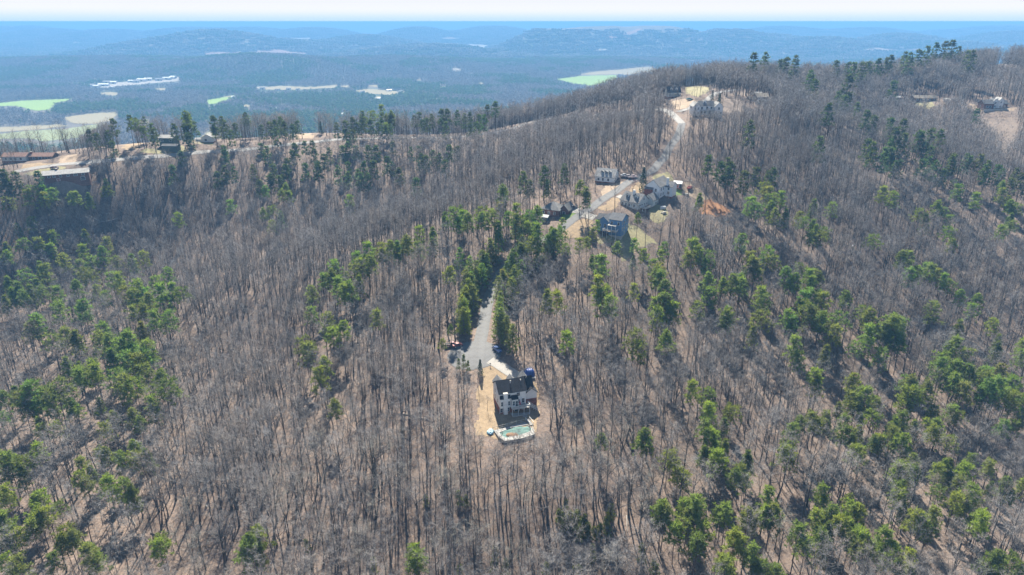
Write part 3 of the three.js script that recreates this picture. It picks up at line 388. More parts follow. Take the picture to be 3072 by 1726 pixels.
function house(name, label, px, py, turn, o) {
  const pos = hit(px, py), t = thing(name, label, 'house', pos, turn, o.group), c = Math.cos(turn), s = Math.sin(turn);
  t.position.x -= (o.ax ?? 0) * c + (o.az ?? 0) * s; t.position.z -= -(o.ax ?? 0) * s + (o.az ?? 0) * c;
  const walls = new Map();
  for (const b of o.blocks) { const list = walls.get(b.m) ?? walls.set(b.m, []).get(b.m); list.push(b.flat || b.hip ? bx(b.x0, b.x1, b.y0, b.h, b.z0, b.z1).toNonIndexed() : gableWall(b)); }
  for (const [m, list] of walls) for (const g of list) { g.name; part(t, 'wall', g, m); }
  for (const b of o.blocks) {
    if (b.base !== undefined) part(t, 'foundation', bx(b.x0 - 0.03, b.x1 + 0.03, -3.5, b.base, b.z0 - 0.03, b.z1 + 0.03), b.baseM ?? M.brick);
    if (!b.flat) part(t, 'roof', b.hip ? hipRoof(b) : gableRoof(b, b.over ?? 0.4), b.roof);
    for (const [f, u, y, w, h, kind] of b.win ?? []) opening(t, kind ?? 'window', b, f, u, y, w, h, M.trim, kind === 'door' ? M.door : M.glass);
    for (const d of b.dormers ?? []) dormer(t, b, d[0], d[1], d[2], b.roof, d[3] ?? M.white);
    const ring = Math.hypot(b.x1 - b.x0, b.z1 - b.z0) / 2, cx = (b.x0 + b.x1) / 2, cz = (b.z0 + b.z1) / 2; footprints.push([t.position.x + cx * c + cz * s, t.position.z - cx * s + cz * c, ring + 3]);
  }
  for (const q of o.chimneys ?? []) { const k = part(t, 'chimney', bx(q[0], q[1], q[2], q[3], q[4], q[5]), q[6] ?? M.brick); part(k, 'cap', bx(q[0] - 0.1, q[1] + 0.1, q[3] + 0.002, q[3] + 0.15, q[4] - 0.1, q[5] + 0.1), M.concrete); }
  for (const d of o.decks ?? []) { // x0, x1, y, z0, z1, material
    const [x0, x1, y, z0, z1, m] = d, k = part(t, 'deck', bx(x0, x1, y - 0.2, y, z0, z1), d[6] ?? M.greyWood), n = Math.max(2, Math.round((x1 - x0) / 2.2));
    for (let i = 0; i <= n; i++) part(k, 'post', bx(lerp(x0, x1 - 0.14, i / n), lerp(x0, x1 - 0.14, i / n) + 0.14, y - (d[7] ?? 3.2), y - 0.202, z1 - 0.16, z1 - 0.02), m);
    const bars = [bx(x0, x1, y + 0.92, y + 1.0, z1 - 0.08, z1), bx(x0, x0 + 0.08, y + 0.92, y + 1.0, z0, z1 - 0.08), bx(x1 - 0.08, x1, y + 0.92, y + 1.0, z0, z1 - 0.08), bx(x0, x1, y + 0.1, y + 0.16, z1 - 0.07, z1 - 0.01)];
    for (let q = x0 + 0.1; q < x1 - 0.05; q += 0.32) bars.push(bx(q, q + 0.09, y + 0.162, y + 0.918, z1 - 0.07, z1 - 0.01)); for (let q = z0 + 0.2; q < z1 - 0.15; q += 0.32) bars.push(bx(x0, x0 + 0.07, y, y + 0.918, q, q + 0.09), bx(x1 - 0.07, x1, y, y + 0.918, q, q + 0.09));
    part(k, 'railing', bars, m);
  }
  o.extra?.(t); shadows(t); return t;
}
// ---------- the white house with the pool ----------
const poolHouse = house('white_house', 'white two storey house with black roof, rear deck and brick basement above the pool', 1499, 1243, 0.29, {
  ax: -4.55, az: 3.8,
  blocks: [
    { x0: -4.55, x1: 4.55, z0: -3.8, z1: 3.8, y0: 2.4, h: 7.7, rise: 2.7, axis: 'x', m: M.white, roof: M.black, base: 2.4, baseM: M.brick, win: [['f', 1.9, 5.9, 1.1, 1.3], ['f', 2.0, 3.2, 0.8, 1.3], ['f', 3.6, 3.2, 0.9, 1.5], ['l', -1.5, 5.4, 0.9, 1.4], ['l', 1.5, 3.2, 0.9, 1.4], ['l', -1.5, 3.2, 0.9, 1.4]] },
    { x0: 4.55, x1: 7.7, z0: -3.8, z1: 1.2, y0: 2.4, h: 7.2, rise: 2.6, axis: 'x', m: M.white, roof: M.black, base: 2.4, win: [['f', 5.5, 5.6, 1.0, 1.2]] },
    { x0: 4.9, x1: 8.9, z0: -4.4, z1: 2.3, y0: 3.2, h: 5.5, rise: 1.6, axis: 'z', m: M.white, roof: M.black, base: 3.2, win: [['r', -1, 3.8, 1.0, 1.2]] },
    { x0: -4.2, x1: -1.4, z0: -5.4, z1: -1, y0: 2.4, h: 7.7, rise: 1.75, axis: 'z', m: M.white, roof: M.slate, base: 2.4, over: 0.3 },  // three front gables: sunlight on them put into a lighter roof colour
    { x0: 0.6, x1: 2.7, z0: -5.2, z1: -1, y0: 2.4, h: 7.9, rise: 1.35, axis: 'z', m: M.white, roof: M.slate, base: 2.4, over: 0.3 },
    { x0: 4.9, x1: 7.5, z0: -5.6, z1: -1, y0: 2.4, h: 7.9, rise: 1.9, axis: 'z', m: M.white, roof: M.slate, base: 2.4, over: 0.3 },
  ],
  chimneys: [[-3.3, -2.0, -3.0, 7.75, 3.8, 4.75, M.white], [-0.2, -0.02, 9.3, 10.5, 1.2, 1.38, M.trim], [3.4, 3.55, 9.2, 10.3, 1.0, 1.15, M.trim]],
  decks: [[-0.9, 5.2, 2.6, 3.83, 6.4, M.trim, M.greyWood, 3.4]],
  extra: (t) => {
    for (const [x0, x1] of [[-4.5, -3.32], [-1.98, -0.95]]) { const b = { x0, x1, z0: 3.8, z1: 4.5, y0: 2.45, h: 5.9 }; const k = part(t, 'bay', bx(x0, x1, 2.45, 5.9, 3.803, 4.5), M.white); part(k, 'roof', new THREE.ExtrudeGeometry(new THREE.Shape([[3.8, 5.9], [4.75, 5.9], [3.8, 6.9]].map((p) => new THREE.Vector2(...p))), { depth: x1 - x0 + 0.1, bevelEnabled: false }).rotateY(-Math.PI / 2).translate(x1 + 0.05, 0.003, 0.004), M.black); opening(k, 'window', b, 'f', (x0 + x1) / 2, 3.3, 0.6, 1.5); }
    { const b = { x0: -0.6, x1: 1.5, z0: 3.8, z1: 5.0 }, k = part(t, 'bay', bx(-0.6, 1.5, 2.62, 5.5, 3.803, 5.0), M.white); part(k, 'roof', new THREE.ExtrudeGeometry(new THREE.Shape([[3.8, 5.5], [5.3, 5.5], [3.8, 6.5]].map((p) => new THREE.Vector2(...p))), { depth: 2.3, bevelEnabled: false }).rotateY(-Math.PI / 2).translate(1.6, 0.003, 0.004), M.black); opening(k, 'window', b, 'f', 0.0, 3.3, 0.7, 1.5); opening(k, 'door', b, 'f', 1.0, 2.7, 0.8, 2.1, M.trim, M.glass); }
    const low = { x0: -4.58, x1: 4.58, z0: -3.8, z1: 3.83 };
    for (const u of [-3.9, -1.6]) opening(t, 'window', low, 'f', u, 0.7, 0.8, 1.3); opening(t, 'door', low, 'f', 1.4, 0.05, 1.7, 2.1, M.trim, M.glass); opening(t, 'window', low, 'f', 3.6, 0.7, 0.9, 1.2);
    part(t, 'gutter', [bx(-4.9, 4.95, 7.42, 7.54, 4.12, 4.26), bx(-4.56, -4.46, 0, 7.4, 3.835, 3.93)], M.trim);
    // stair at the right end of the deck, down to the right
    const st = []; for (let k = 0; k < 12; k++) st.push(bx(5.25 + k * 0.24, 5.25 + k * 0.24 + 0.28, 2.5 - k * 0.2, 2.55 - k * 0.2, 4.4, 5.6)); const stair = part(t, 'stair', st, M.greyWood);
    const rail = (z, w) => { const g = new THREE.BoxGeometry(3.7, 0.09, 0.09); g.rotateZ(-Math.atan2(2.4, 2.9)); g.translate(6.68, 2.35 + w, z); return g; }; part(stair, 'railing', [rail(4.4, 0), rail(5.6, 0.002), rail(4.4, -0.75), rail(5.6, -0.752), ...[4.4, 5.6].flatMap((z) => [0, 1, 2, 3, 4].map((k) => bx(5.3 + k * 0.7, 5.4 + k * 0.7, 2.4 - k * 0.58 - 0.5, 3.45 - k * 0.58, z - 0.04, z + 0.04)))], M.trim);
    part(t, 'patio', bx(-0.9, 5.2, -1.4, 0.06, 3.9, 6.6), M.concrete);
    const walk = []; for (let k = 0; k < 9; k++) walk.push(bx(2.4, 4.0, 0.02 - k * 0.22, 0.1 - k * 0.22, 6.65 + k * 0.42, 7.1 + k * 0.42)); part(t, 'garden_stair', walk, M.greyWood);
  },
});
// ---------- the other houses of the ridge ----------
const B = (x0, x1, z0, z1, h, rise, axis, m, roof, more = {}) => ({ x0, x1, z0, z1, y0: more.base ?? -0.5, h, rise, axis, m, roof, ...more });
house('blue_house', 'tall slate blue house with grey roofs and covered rear deck beside the lane', 1836, 706, -0.52, { ax: 2, az: 3, blocks: [
  B(0.6, 7, -5, 4, 8.2, 2.2, 'x', M.blue, M.slate, { base: 0.4, baseM: M.concrete, win: [['r', -3, 5.8, 0.9, 1.4], ['r', 0, 5.8, 0.9, 1.4], ['r', 2.6, 5.8, 0.9, 1.4], ['r', -3, 3.2, 0.9, 1.4], ['r', 0, 3.2, 0.9, 1.4], ['r', 2.6, 3.2, 0.9, 1.4], ['r', 0, 0.8, 0.9, 1.3], ['f', 2, 5.8, 1, 1.4], ['f', 5.4, 5.8, 1, 1.4]] }),
  B(-6.4, 0.59, -5.5, 2.6, 5.6, 2.9, 'z', M.blue, M.slate, { base: 0.4, baseM: M.concrete, win: [['f', -4.6, 3.4, 1, 1.5], ['f', -2, 3.4, 1, 1.5], ['l', -2, 3.2, 1, 1.4]] }),
  B(-8.6, -5, -9, -3.2, 5.4, 2.0, 'x', M.blue, M.slate, { base: 0.4, baseM: M.concrete }),
  ], decks: [[-1.5, 5.5, 2.9, 4.03, 7, M.trim, M.wood, 3.6]], extra: (t) => { const k = part(t, 'porch_roof', bx(0.8, 5.2, 5.75, 5.95, 4.05, 7), M.pale); for (const x of [0.9, 2.9, 4.9]) part(k, 'post', bx(x, x + 0.18, 2.9, 5.748, 6.7, 6.88), M.trim); } });
house('grey_house', 'pale grey sided house with dormers and brick base, right of the lane', 1914, 634, -0.74, { ax: 5.5, az: 5, blocks: [
  B(-5.5, 5.5, -5, 5, 4.2, 3.6, 'x', M.greySide, M.grey, { base: 0.7, win: [['f', -4, 1.6, 0.9, 1.5], ['f', -2, 1.6, 0.9, 1.5], ['f', 0, 1.6, 0.9, 1.5], ['f', 3, 1.6, 0.9, 1.5], ['r', -3, 1.6, 0.9, 1.5], ['r', -1, 1.6, 0.9, 1.5], ['r', 1.5, 1.6, 0.9, 1.5], ['r', 3.4, 1.6, 0.9, 1.5], ['r', 0, 4.9, 0.9, 1.3]], dormers: [[-2.8, 1.9, 0.42, M.greySide], [2.6, 1.9, 0.42, M.greySide]] }),
  B(2.2, 8.2, -10, -4.6, 4.4, 2.6, 'z', M.greySide, M.grey, { base: 0.7, win: [['r', -7.5, 1.6, 0.9, 1.4], ['r', -8.8, 1.6, 0.9, 1.4]] }),
  ], chimneys: [[-0.6, 0.5, 4, 9.3, 0.3, 1.3, M.white]], decks: [[5.52, 8.8, 1.3, -4.5, 3.4, M.trim, M.wood, 3]] });
house('white_brick_house', 'tall white gabled house with red brick lower front, right of the lane', 1972, 596, -0.62, { ax: 3, az: 6, blocks: [
  B(-4, 4, -7, 6, 6.2, 3.4, 'z', M.white, M.grey, { base: 0.2, win: [['f', 1.8, 3.6, 1, 1.5], ['r', 4, 4, 1, 1.4], ['r', 1.2, 4, 1, 1.4], ['r', 4, 1.2, 1, 1.4], ['r', 1.2, 1.2, 1, 1.4], ['r', -2.5, 4, 1, 1.4]] }),
  B(4.02, 8, -7, -1, 5.4, 2.2, 'x', M.white, M.grey, { base: 0.2, win: [['f', 6, 1.4, 1.2, 1.4], ['f', 6, 3.7, 1, 1.2]] }),
  ], chimneys: [[4.3, 5.4, 5, 9.8, -2.3, -1.3, M.white]], extra: (t) => { part(t, 'brick_front', bx(-4.3, 0.2, -2, 4.6, 6.03, 7), M.brick); part(t, 'roof', prism([[6.03, 4.6], [7.3, 4.6], [6.03, 5.6]], 4.9).rotateY(-Math.PI / 2).translate(0.45, 0.01, 0), M.grey); } });
house('grey_roof_cottage', 'white cottage with wide grey roof and three narrow dormers, left of the lane', 1822, 548, -0.42, { ax: 1, az: 4, blocks: [
  B(-6, 5, -4.5, 4.5, 3.2, 3.7, 'x', M.white, M.pale, { base: 0.4, win: [['f', -4, 1, 1, 1.4], ['f', -1.5, 1, 1, 1.4], ['f', 1.6, 1, 1, 1.4], ['r', -1.5, 1, 1, 1.4], ['r', 1.6, 1, 1, 1.4], ['r', 0, 4, 0.9, 1.3]], dormers: [[-2.6, 1.2, 0.35, M.navy], [-0.4, 1.2, 0.35, M.navy], [1.8, 1.2, 0.35, M.navy]] })] });
house('brick_house', 'brown brick house under a grey hipped roof among trees left of the lane', 1652, 650, -0.45, { ax: -1, az: 4.5, blocks: [
  B(-6.5, 3.5, -5, 4.5, 3.6, 3.3, 'x', M.darkBrick, M.grey, { base: 0.2, baseM: M.darkBrick, hip: true, win: [['f', -5, 1.2, 1, 1.4], ['f', -2, 1.2, 1, 1.4], ['f', 1, 1.2, 1, 1.4], ['r', -2, 1.2, 1, 1.4], ['r', 1.5, 1.2, 1, 1.4]] }),
  B(2.6, 7.5, -7, 1.5, 3.4, 2.6, 'z', M.darkBrick, M.grey, { base: 0.2, baseM: M.darkBrick, win: [['f', 5, 1.1, 1.4, 1.4], ['r', -3, 0.3, 2.4, 2.1, 'door']] })] });
house('big_white_house', 'largest white house on the upper ridge, two gabled wings and a long balcony', 2120, 347, 0.05, { az: 4, blocks: [
  B(-10, -5.2, -4, 5, 6.4, 2.6, 'z', M.white, M.pale, { base: 0, baseM: M.white, win: [['f', -8.7, 4.2, 1, 1.4], ['f', -6.5, 4.2, 1, 1.4], ['f', -8.7, 1.2, 1, 1.4], ['f', -6.5, 1.2, 1, 1.4], ['l', 0, 4, 1, 1.4]] }),
  B(-5.18, 5.0, -4, 3, 6.6, 2.8, 'x', M.white, M.grey, { base: 0, baseM: M.white, win: [['f', -3.6, 1.1, 1.6, 1.6], ['f', -1, 1.1, 1.6, 1.6], ['f', 2, 1.1, 1.6, 1.6], ['f', -3.4, 4, 1.2, 1.7], ['f', 0.2, 3.9, 1.2, 2], ['f', 3.2, 4, 1.2, 1.7]], dormers: [[-1.4, 2.2, 0.45]] }),
  B(5.02, 10.6, -4, 5.2, 6.2, 2.6, 'z', M.white, M.pale, { base: 0, baseM: M.white, win: [['f', 7.8, 4.1, 1.3, 1.5], ['f', 9.4, 1.2, 1, 1.4], ['r', 1, 4, 1, 1.4]] })], decks: [[-5.1, 4.9, 3.6, 3.03, 5.1, M.trim, M.greyWood, 3.6]] });
house('dark_roof_house', 'grey house with navy black roof and pale dormers, uphill left of big white house', 2023, 291, 0.12, { az: 3.5, blocks: [B(-5.5, 5, -4, 3.5, 3.6, 3.8, 'x', M.greySide, M.navy, { base: 0.2, win: [['f', -3.6, 1, 1, 1.5], ['f', 3, 1, 1, 1.5], ['l', 0, 1, 1, 1.5]], dormers: [[-2.2, 1.7, 0.4], [2, 1.7, 0.4]] })], extra: (t) => { const k = part(t, 'porch_roof', bx(-1.5, 4.5, 2.7, 2.9, 3.52, 5.6), M.pale); for (const x of [-1.4, 1.4, 4.2]) part(k, 'post', bx(x, x + 0.15, 0, 2.698, 5.4, 5.55), M.trim); } });
house('tan_roof_house', 'low house with tan roofs and white awning right of big white house', 2284, 309, 0.02, { az: 4, blocks: [
  B(-9, -4, -3, 3, 2.8, 1.9, 'x', M.brown, M.tan, { base: 0.1, win: [['f', -6.5, 0.9, 1.2, 1.2]] }), B(-3.9, 5, -5, 4, 4.4, 2.4, 'x', M.brown, M.tan, { base: 0.1, win: [['f', -2, 2.6, 1.2, 1.2], ['f', 1, 2.6, 1.2, 1.2], ['f', 3.6, 2.6, 1, 1.2]] }), B(-1, 4.5, -14, -6, 4.6, 2.2, 'x', M.greySide, M.pale, { base: 0.1 })], extra: (t) => { const k = part(t, 'awning', bx(-3.4, 7.4, 2.15, 2.3, 4.02, 6.6), M.trim); for (let i = 0; i < 5; i++) part(k, 'post', bx(-3.3 + i * 2.6, -3.15 + i * 2.6, -0.5, 2.148, 6.4, 6.55), M.wood); } });
house('ranch_house', 'long low brown ranch house with pale roof amid trees near the right ridge', 2776, 304, -0.03, { az: 4, blocks: [B(-10, 9.5, -4.5, 4, 2.9, 1.9, 'x', M.brown, M.tan, { base: 0.2, over: 0.8, win: [['f', -7, 0.9, 1.5, 1.3], ['f', -3.5, 0.9, 1.5, 1.3], ['f', 0, 0.3, 1.8, 2], ['f', 4, 0.9, 1.5, 1.3], ['f', 7.4, 0.9, 1.5, 1.3], ['l', 0, 0.9, 1.2, 1.2]] })] });
house('hillside_house', 'house of dark and white blocks on a terrace at the far right', 2988, 327, -0.04, { az: 4.5, blocks: [
  B(-10.5, -2, -4, 4.5, 4.2, 2.8, 'x', M.darkBrick, M.slate, { base: 0.2, baseM: M.darkBrick, win: [['f', -7.5, 0.6, 1.6, 1.9], ['f', -5, 0.6, 1.6, 1.9], ['l', 0, 1, 1.2, 1.4]] }), B(-1.98, 1.8, -4, 2.6, 6.4, 1.8, 'z', M.white, M.pale, { base: 0.2, win: [['f', 0, 4.2, 1, 1.3], ['f', 0, 1.2, 1.2, 1.4]] }), B(1.82, 6, -4, 3.4, 7, 2, 'z', M.white, M.pale, { base: 0.2, win: [['f', 3.8, 4.6, 1, 1.3], ['f', 3.8, 1.2, 1, 1.4]] }), B(6.02, 10, -4, 3, 4.2, 2.4, 'x', M.darkBrick, M.slate, { base: 0.2, baseM: M.darkBrick, win: [['f', 8, 1, 1.2, 1.4]] })], extra: (t) => part(t, 'terrace_wall', bx(-12, 10.5, -2.6, 0.25, 8, 8.5), M.concrete) });
house('pink_roof_house', 'house with pale pinkish roofs behind pines on the far right crest', 2888, 178, 0.1, { az: 4, blocks: [B(-9, 0, -4, 4, 4.2, 3.2, 'z', M.cream, M.red, { base: 0.2, win: [['f', -6, 1, 1.4, 1.4]] }), B(0.02, 9, -4, 3, 3.6, 3, 'x', M.cream, M.red, { base: 0.2, win: [['f', 5, 1, 1.4, 1.4]] })] });
house('brick_ranch', 'long brick ranch house with light grey roof below the pale ridge road', 202, 545, 0.46, { az: 4, blocks: [B(-12, 12, -4.5, 4, 4.9, 1.7, 'x', M.darkBrick, M.pale, { base: 0.1, baseM: M.darkBrick, over: 0.7, win: [['f', -9, 3.2, 1.4, 1.2], ['f', -6.5, 3.2, 1.4, 1.2], ['f', -3, 3.2, 1.4, 1.2], ['f', 1, 3.2, 1.4, 1.2], ['f', 5, 3.2, 2, 1.2], ['f', 9, 3.2, 1.4, 1.2], ['f', -4.5, 0.2, 1.6, 2, 'door'], ['f', 8.5, 0.3, 2.2, 2]] })], chimneys: [[-5.4, -4.4, 5, 7.6, -1.2, -0.4]] });
house('red_roof_house', 'long low house with reddish brown roofs at the left edge above the road', 78, 484, 0.03, { az: 3, blocks: [B(-15, 0.3, -4, 3.2, 3.2, 1.8, 'x', M.greySide, M.red, { base: 0.2, over: 0.6, win: [['f', -12.5, 1, 1.4, 1.4], ['f', -9.5, 1, 1.4, 1.4], ['f', -6.5, 1, 1.4, 1.4], ['f', -3, 1, 1.4, 1.4]] }), B(0.4, 16, -6, 1, 2.8, 1.7, 'x', M.brown, M.red, { base: 0.2, over: 0.6, win: [['f', 4, 0.9, 1.4, 1.2], ['f', 8, 0.3, 2, 2], ['f', 12, 0.9, 1.4, 1.2]] })], chimneys: [[1, 2, 2.5, 5.4, -2.2, -1.4]] });
house('green_house', 'dark green two storey house with pale roof above the left ridge road', 502, 441, -0.06, { az: 3.6, blocks: [B(-5.4, 5.2, -4, 3.6, 6.2, 1.6, 'x', M.green, M.pale, { base: 0.1, baseM: M.green, win: [['f', -3.2, 3.9, 1.6, 1.2], ['f', 3, 3.9, 1.8, 1.3], ['f', -2.6, 0.9, 1.2, 1.2]] }), B(-0.5, 10.5, 5.4, 10, 1.8, 1.0, 'x', M.green, M.slate, { base: 0, baseM: M.green })] });
house('small_white_house', 'small white house among bare trees above the left ridge road', 622, 427, 0.06, { az: 3, blocks: [B(-4.2, 4.2, -3.5, 3, 3.2, 2.4, 'z', M.white, M.pale, { base: 0.2, win: [['f', -1, 1, 1.6, 1.4]] }), B(-9, -4.5, -2, 2, 2.0, 0.9, 'x', M.white, M.pale, { base: 0 })] });
house('garden_shed', 'tiny white shed at the right end of the left ridge garden', 758, 386, 0, { az: 1.4, blocks: [B(-1.8, 1.8, -1.5, 1.5, 2.6, 1, 'z', M.white, M.slate, { base: 0, win: [['f', 0, 0.1, 0.9, 1.9, 'door']] })] });
house('dormered_cottage', 'cream cottage with reddish roof and three dormers beside a dark conifer', 936, 397, -0.02, { az: 3.5, blocks: [B(-4.8, 4.8, -3.8, 3.5, 3.2, 3.4, 'x', M.cream, M.red, { base: 0.2, win: [['f', -3, 0.9, 1.1, 1.5], ['f', 0, 0.2, 1.1, 2, 'door'], ['f', 3, 0.9, 1.1, 1.5]], dormers: [[-3, 1.6, 0.4, M.cream], [0, 1.6, 0.4, M.cream], [3, 1.6, 0.4, M.cream]] })], chimneys: [[4, 4.8, 5, 8.2, -0.6, 0.2], [-4.8, -4, 5, 8.2, -0.6, 0.2]] });
house('grey_cottage', 'low grey cottage right of the dark conifer on the left ridge', 990, 398, 0.1, { az: 3, blocks: [B(-4, 4, -3, 3, 2.9, 2, 'x', M.greySide, M.pale, { base: 0.2, win: [['f', -2, 0.9, 1, 1.3], ['f', 2, 0.9, 1, 1.3]] })] });
house('shed', 'little dark shed with white roof left of the brick house by the lane', 1636, 662, -0.4, { blocks: [B(-1.5, 1.5, -1.2, 1.2, 2.2, 0.7, 'x', M.green, M.trim, { base: 0 })] });
house('shed', 'dark shed with white roof on the grass right of the tall white brick house', 2033, 562, -0.3, { blocks: [B(-2, 2, -1.8, 1.8, 2.5, 0.9, 'x', M.navy, M.trim, { base: 0, win: [['f', 0, 0.2, 1.4, 1.8, 'door']] })] });
house('shed', 'small white outbuilding left of the long brown ranch house', 2691, 300, 0, { blocks: [B(-2.4, 2.4, -2, 2, 2.4, 1, 'x', M.greySide, M.trim, { base: 0 })] });
house('shed', 'small white outbuilding right of the long brown ranch house', 2840, 304, 0, { blocks: [B(-2, 2, -2, 2, 1.8, 0.7, 'x', M.white, M.trim, { base: 0 })] });
house('shed', 'white shed in the trees left of the navy roofed house', 1928, 276, 0, { blocks: [B(-2.6, 2.6, -2, 2, 1.9, 0.8, 'x', M.white, M.trim, { base: 0 })] });
// ---------- far houses and works in the valley ----------
const farRoofs = [M.trim, M.pale, M.grey, M.white, M.tan];
function farHouse(name, label, cat, px, py, w, d, h, turn, roof, group) { const p = hit(px, py); const t = thing(name, label, cat, p, turn, group), b = { x0: -w / 2, x1: w / 2, z0: -d / 2, z1: d / 2, y0: -2, h, rise: Math.min(d * 0.22, 3), axis: 'x' }; part(t, 'wall', gableWall(b), M.white); part(t, 'roof', gableRoof(b, 0.8, 0.4), roof); part(t, 'door', bx(-w * 0.15, w * 0.15, 0, h * 0.7, d / 2 + 0.01, d / 2 + 0.3), M.slate); footprints.push([p.x, p.z, w * 0.75]); }
ZA([[455, 369], [486, 374], [522, 366], [540, 351], [572, 354], [664, 346], [688, 348], [716, 341], [746, 338], [800, 338], [842, 332], [872, 326], [396, 360]]).forEach(([x, y], i) => farHouse('works_shed', 'white works shed at the foot of the middle ridge, ' + ['first', 'second', 'third', 'fourth', 'fifth', 'sixth', 'seventh', 'eighth', 'ninth', 'tenth', 'eleventh', 'twelfth', 'last'][[1, 2, 3, 4, 5, 6, 7, 8, 9, 10, 11, 12, 0][i]] + ' from the left', 'shed', x, y, rr(22, 48), rr(14, 20), rr(6, 9), rr(-0.3, 0.3), i % 3 ? M.trim : M.pale, 'works sheds in the valley'));
{ const pts = ZA([[1320, 383], [1398, 388], [1452, 384], [1498, 388], [1578, 440], [1622, 400], [1668, 412], [1738, 430], [1772, 428], [1824, 400], [1868, 446], [1900, 436], [1958, 392], [2012, 398], [2120, 420], [2148, 446], [2210, 440], [2290, 392], [1210, 440], [1180, 425]]).concat(ZM([[780, 8], [1620, 22], [1680, 52], [1775, 40], [1860, 22], [1410, 62], [905, 155], [1050, 150], [2245, 105], [490, 60], [430, 90]])).sort((a, b) => a[0] - b[0]);
  const O = ['first', 'second', 'third', 'fourth', 'fifth', 'sixth', 'seventh', 'eighth', 'ninth', 'tenth', 'eleventh', 'twelfth', 'thirteenth', 'fourteenth', 'fifteenth', 'sixteenth', 'seventeenth', 'eighteenth', 'nineteenth', 'twentieth'], ord = (i) => i < 20 ? O[i] : i < 29 ? 'twenty-' + O[i - 20] : 'thirty-' + (O[i - 30] ?? 'later');
  pts.forEach(([x, y], i) => farHouse('valley_house', 'small pale house in the wooded valley, ' + (i === 29 ? 'thirtieth' : ord(i)) + ' from the left', 'house', x, y, rr(13, 20), rr(8, 11), rr(4, 6), rr(-0.6, 0.6), farRoofs[i % 5], 'houses in the wooded valley')); }
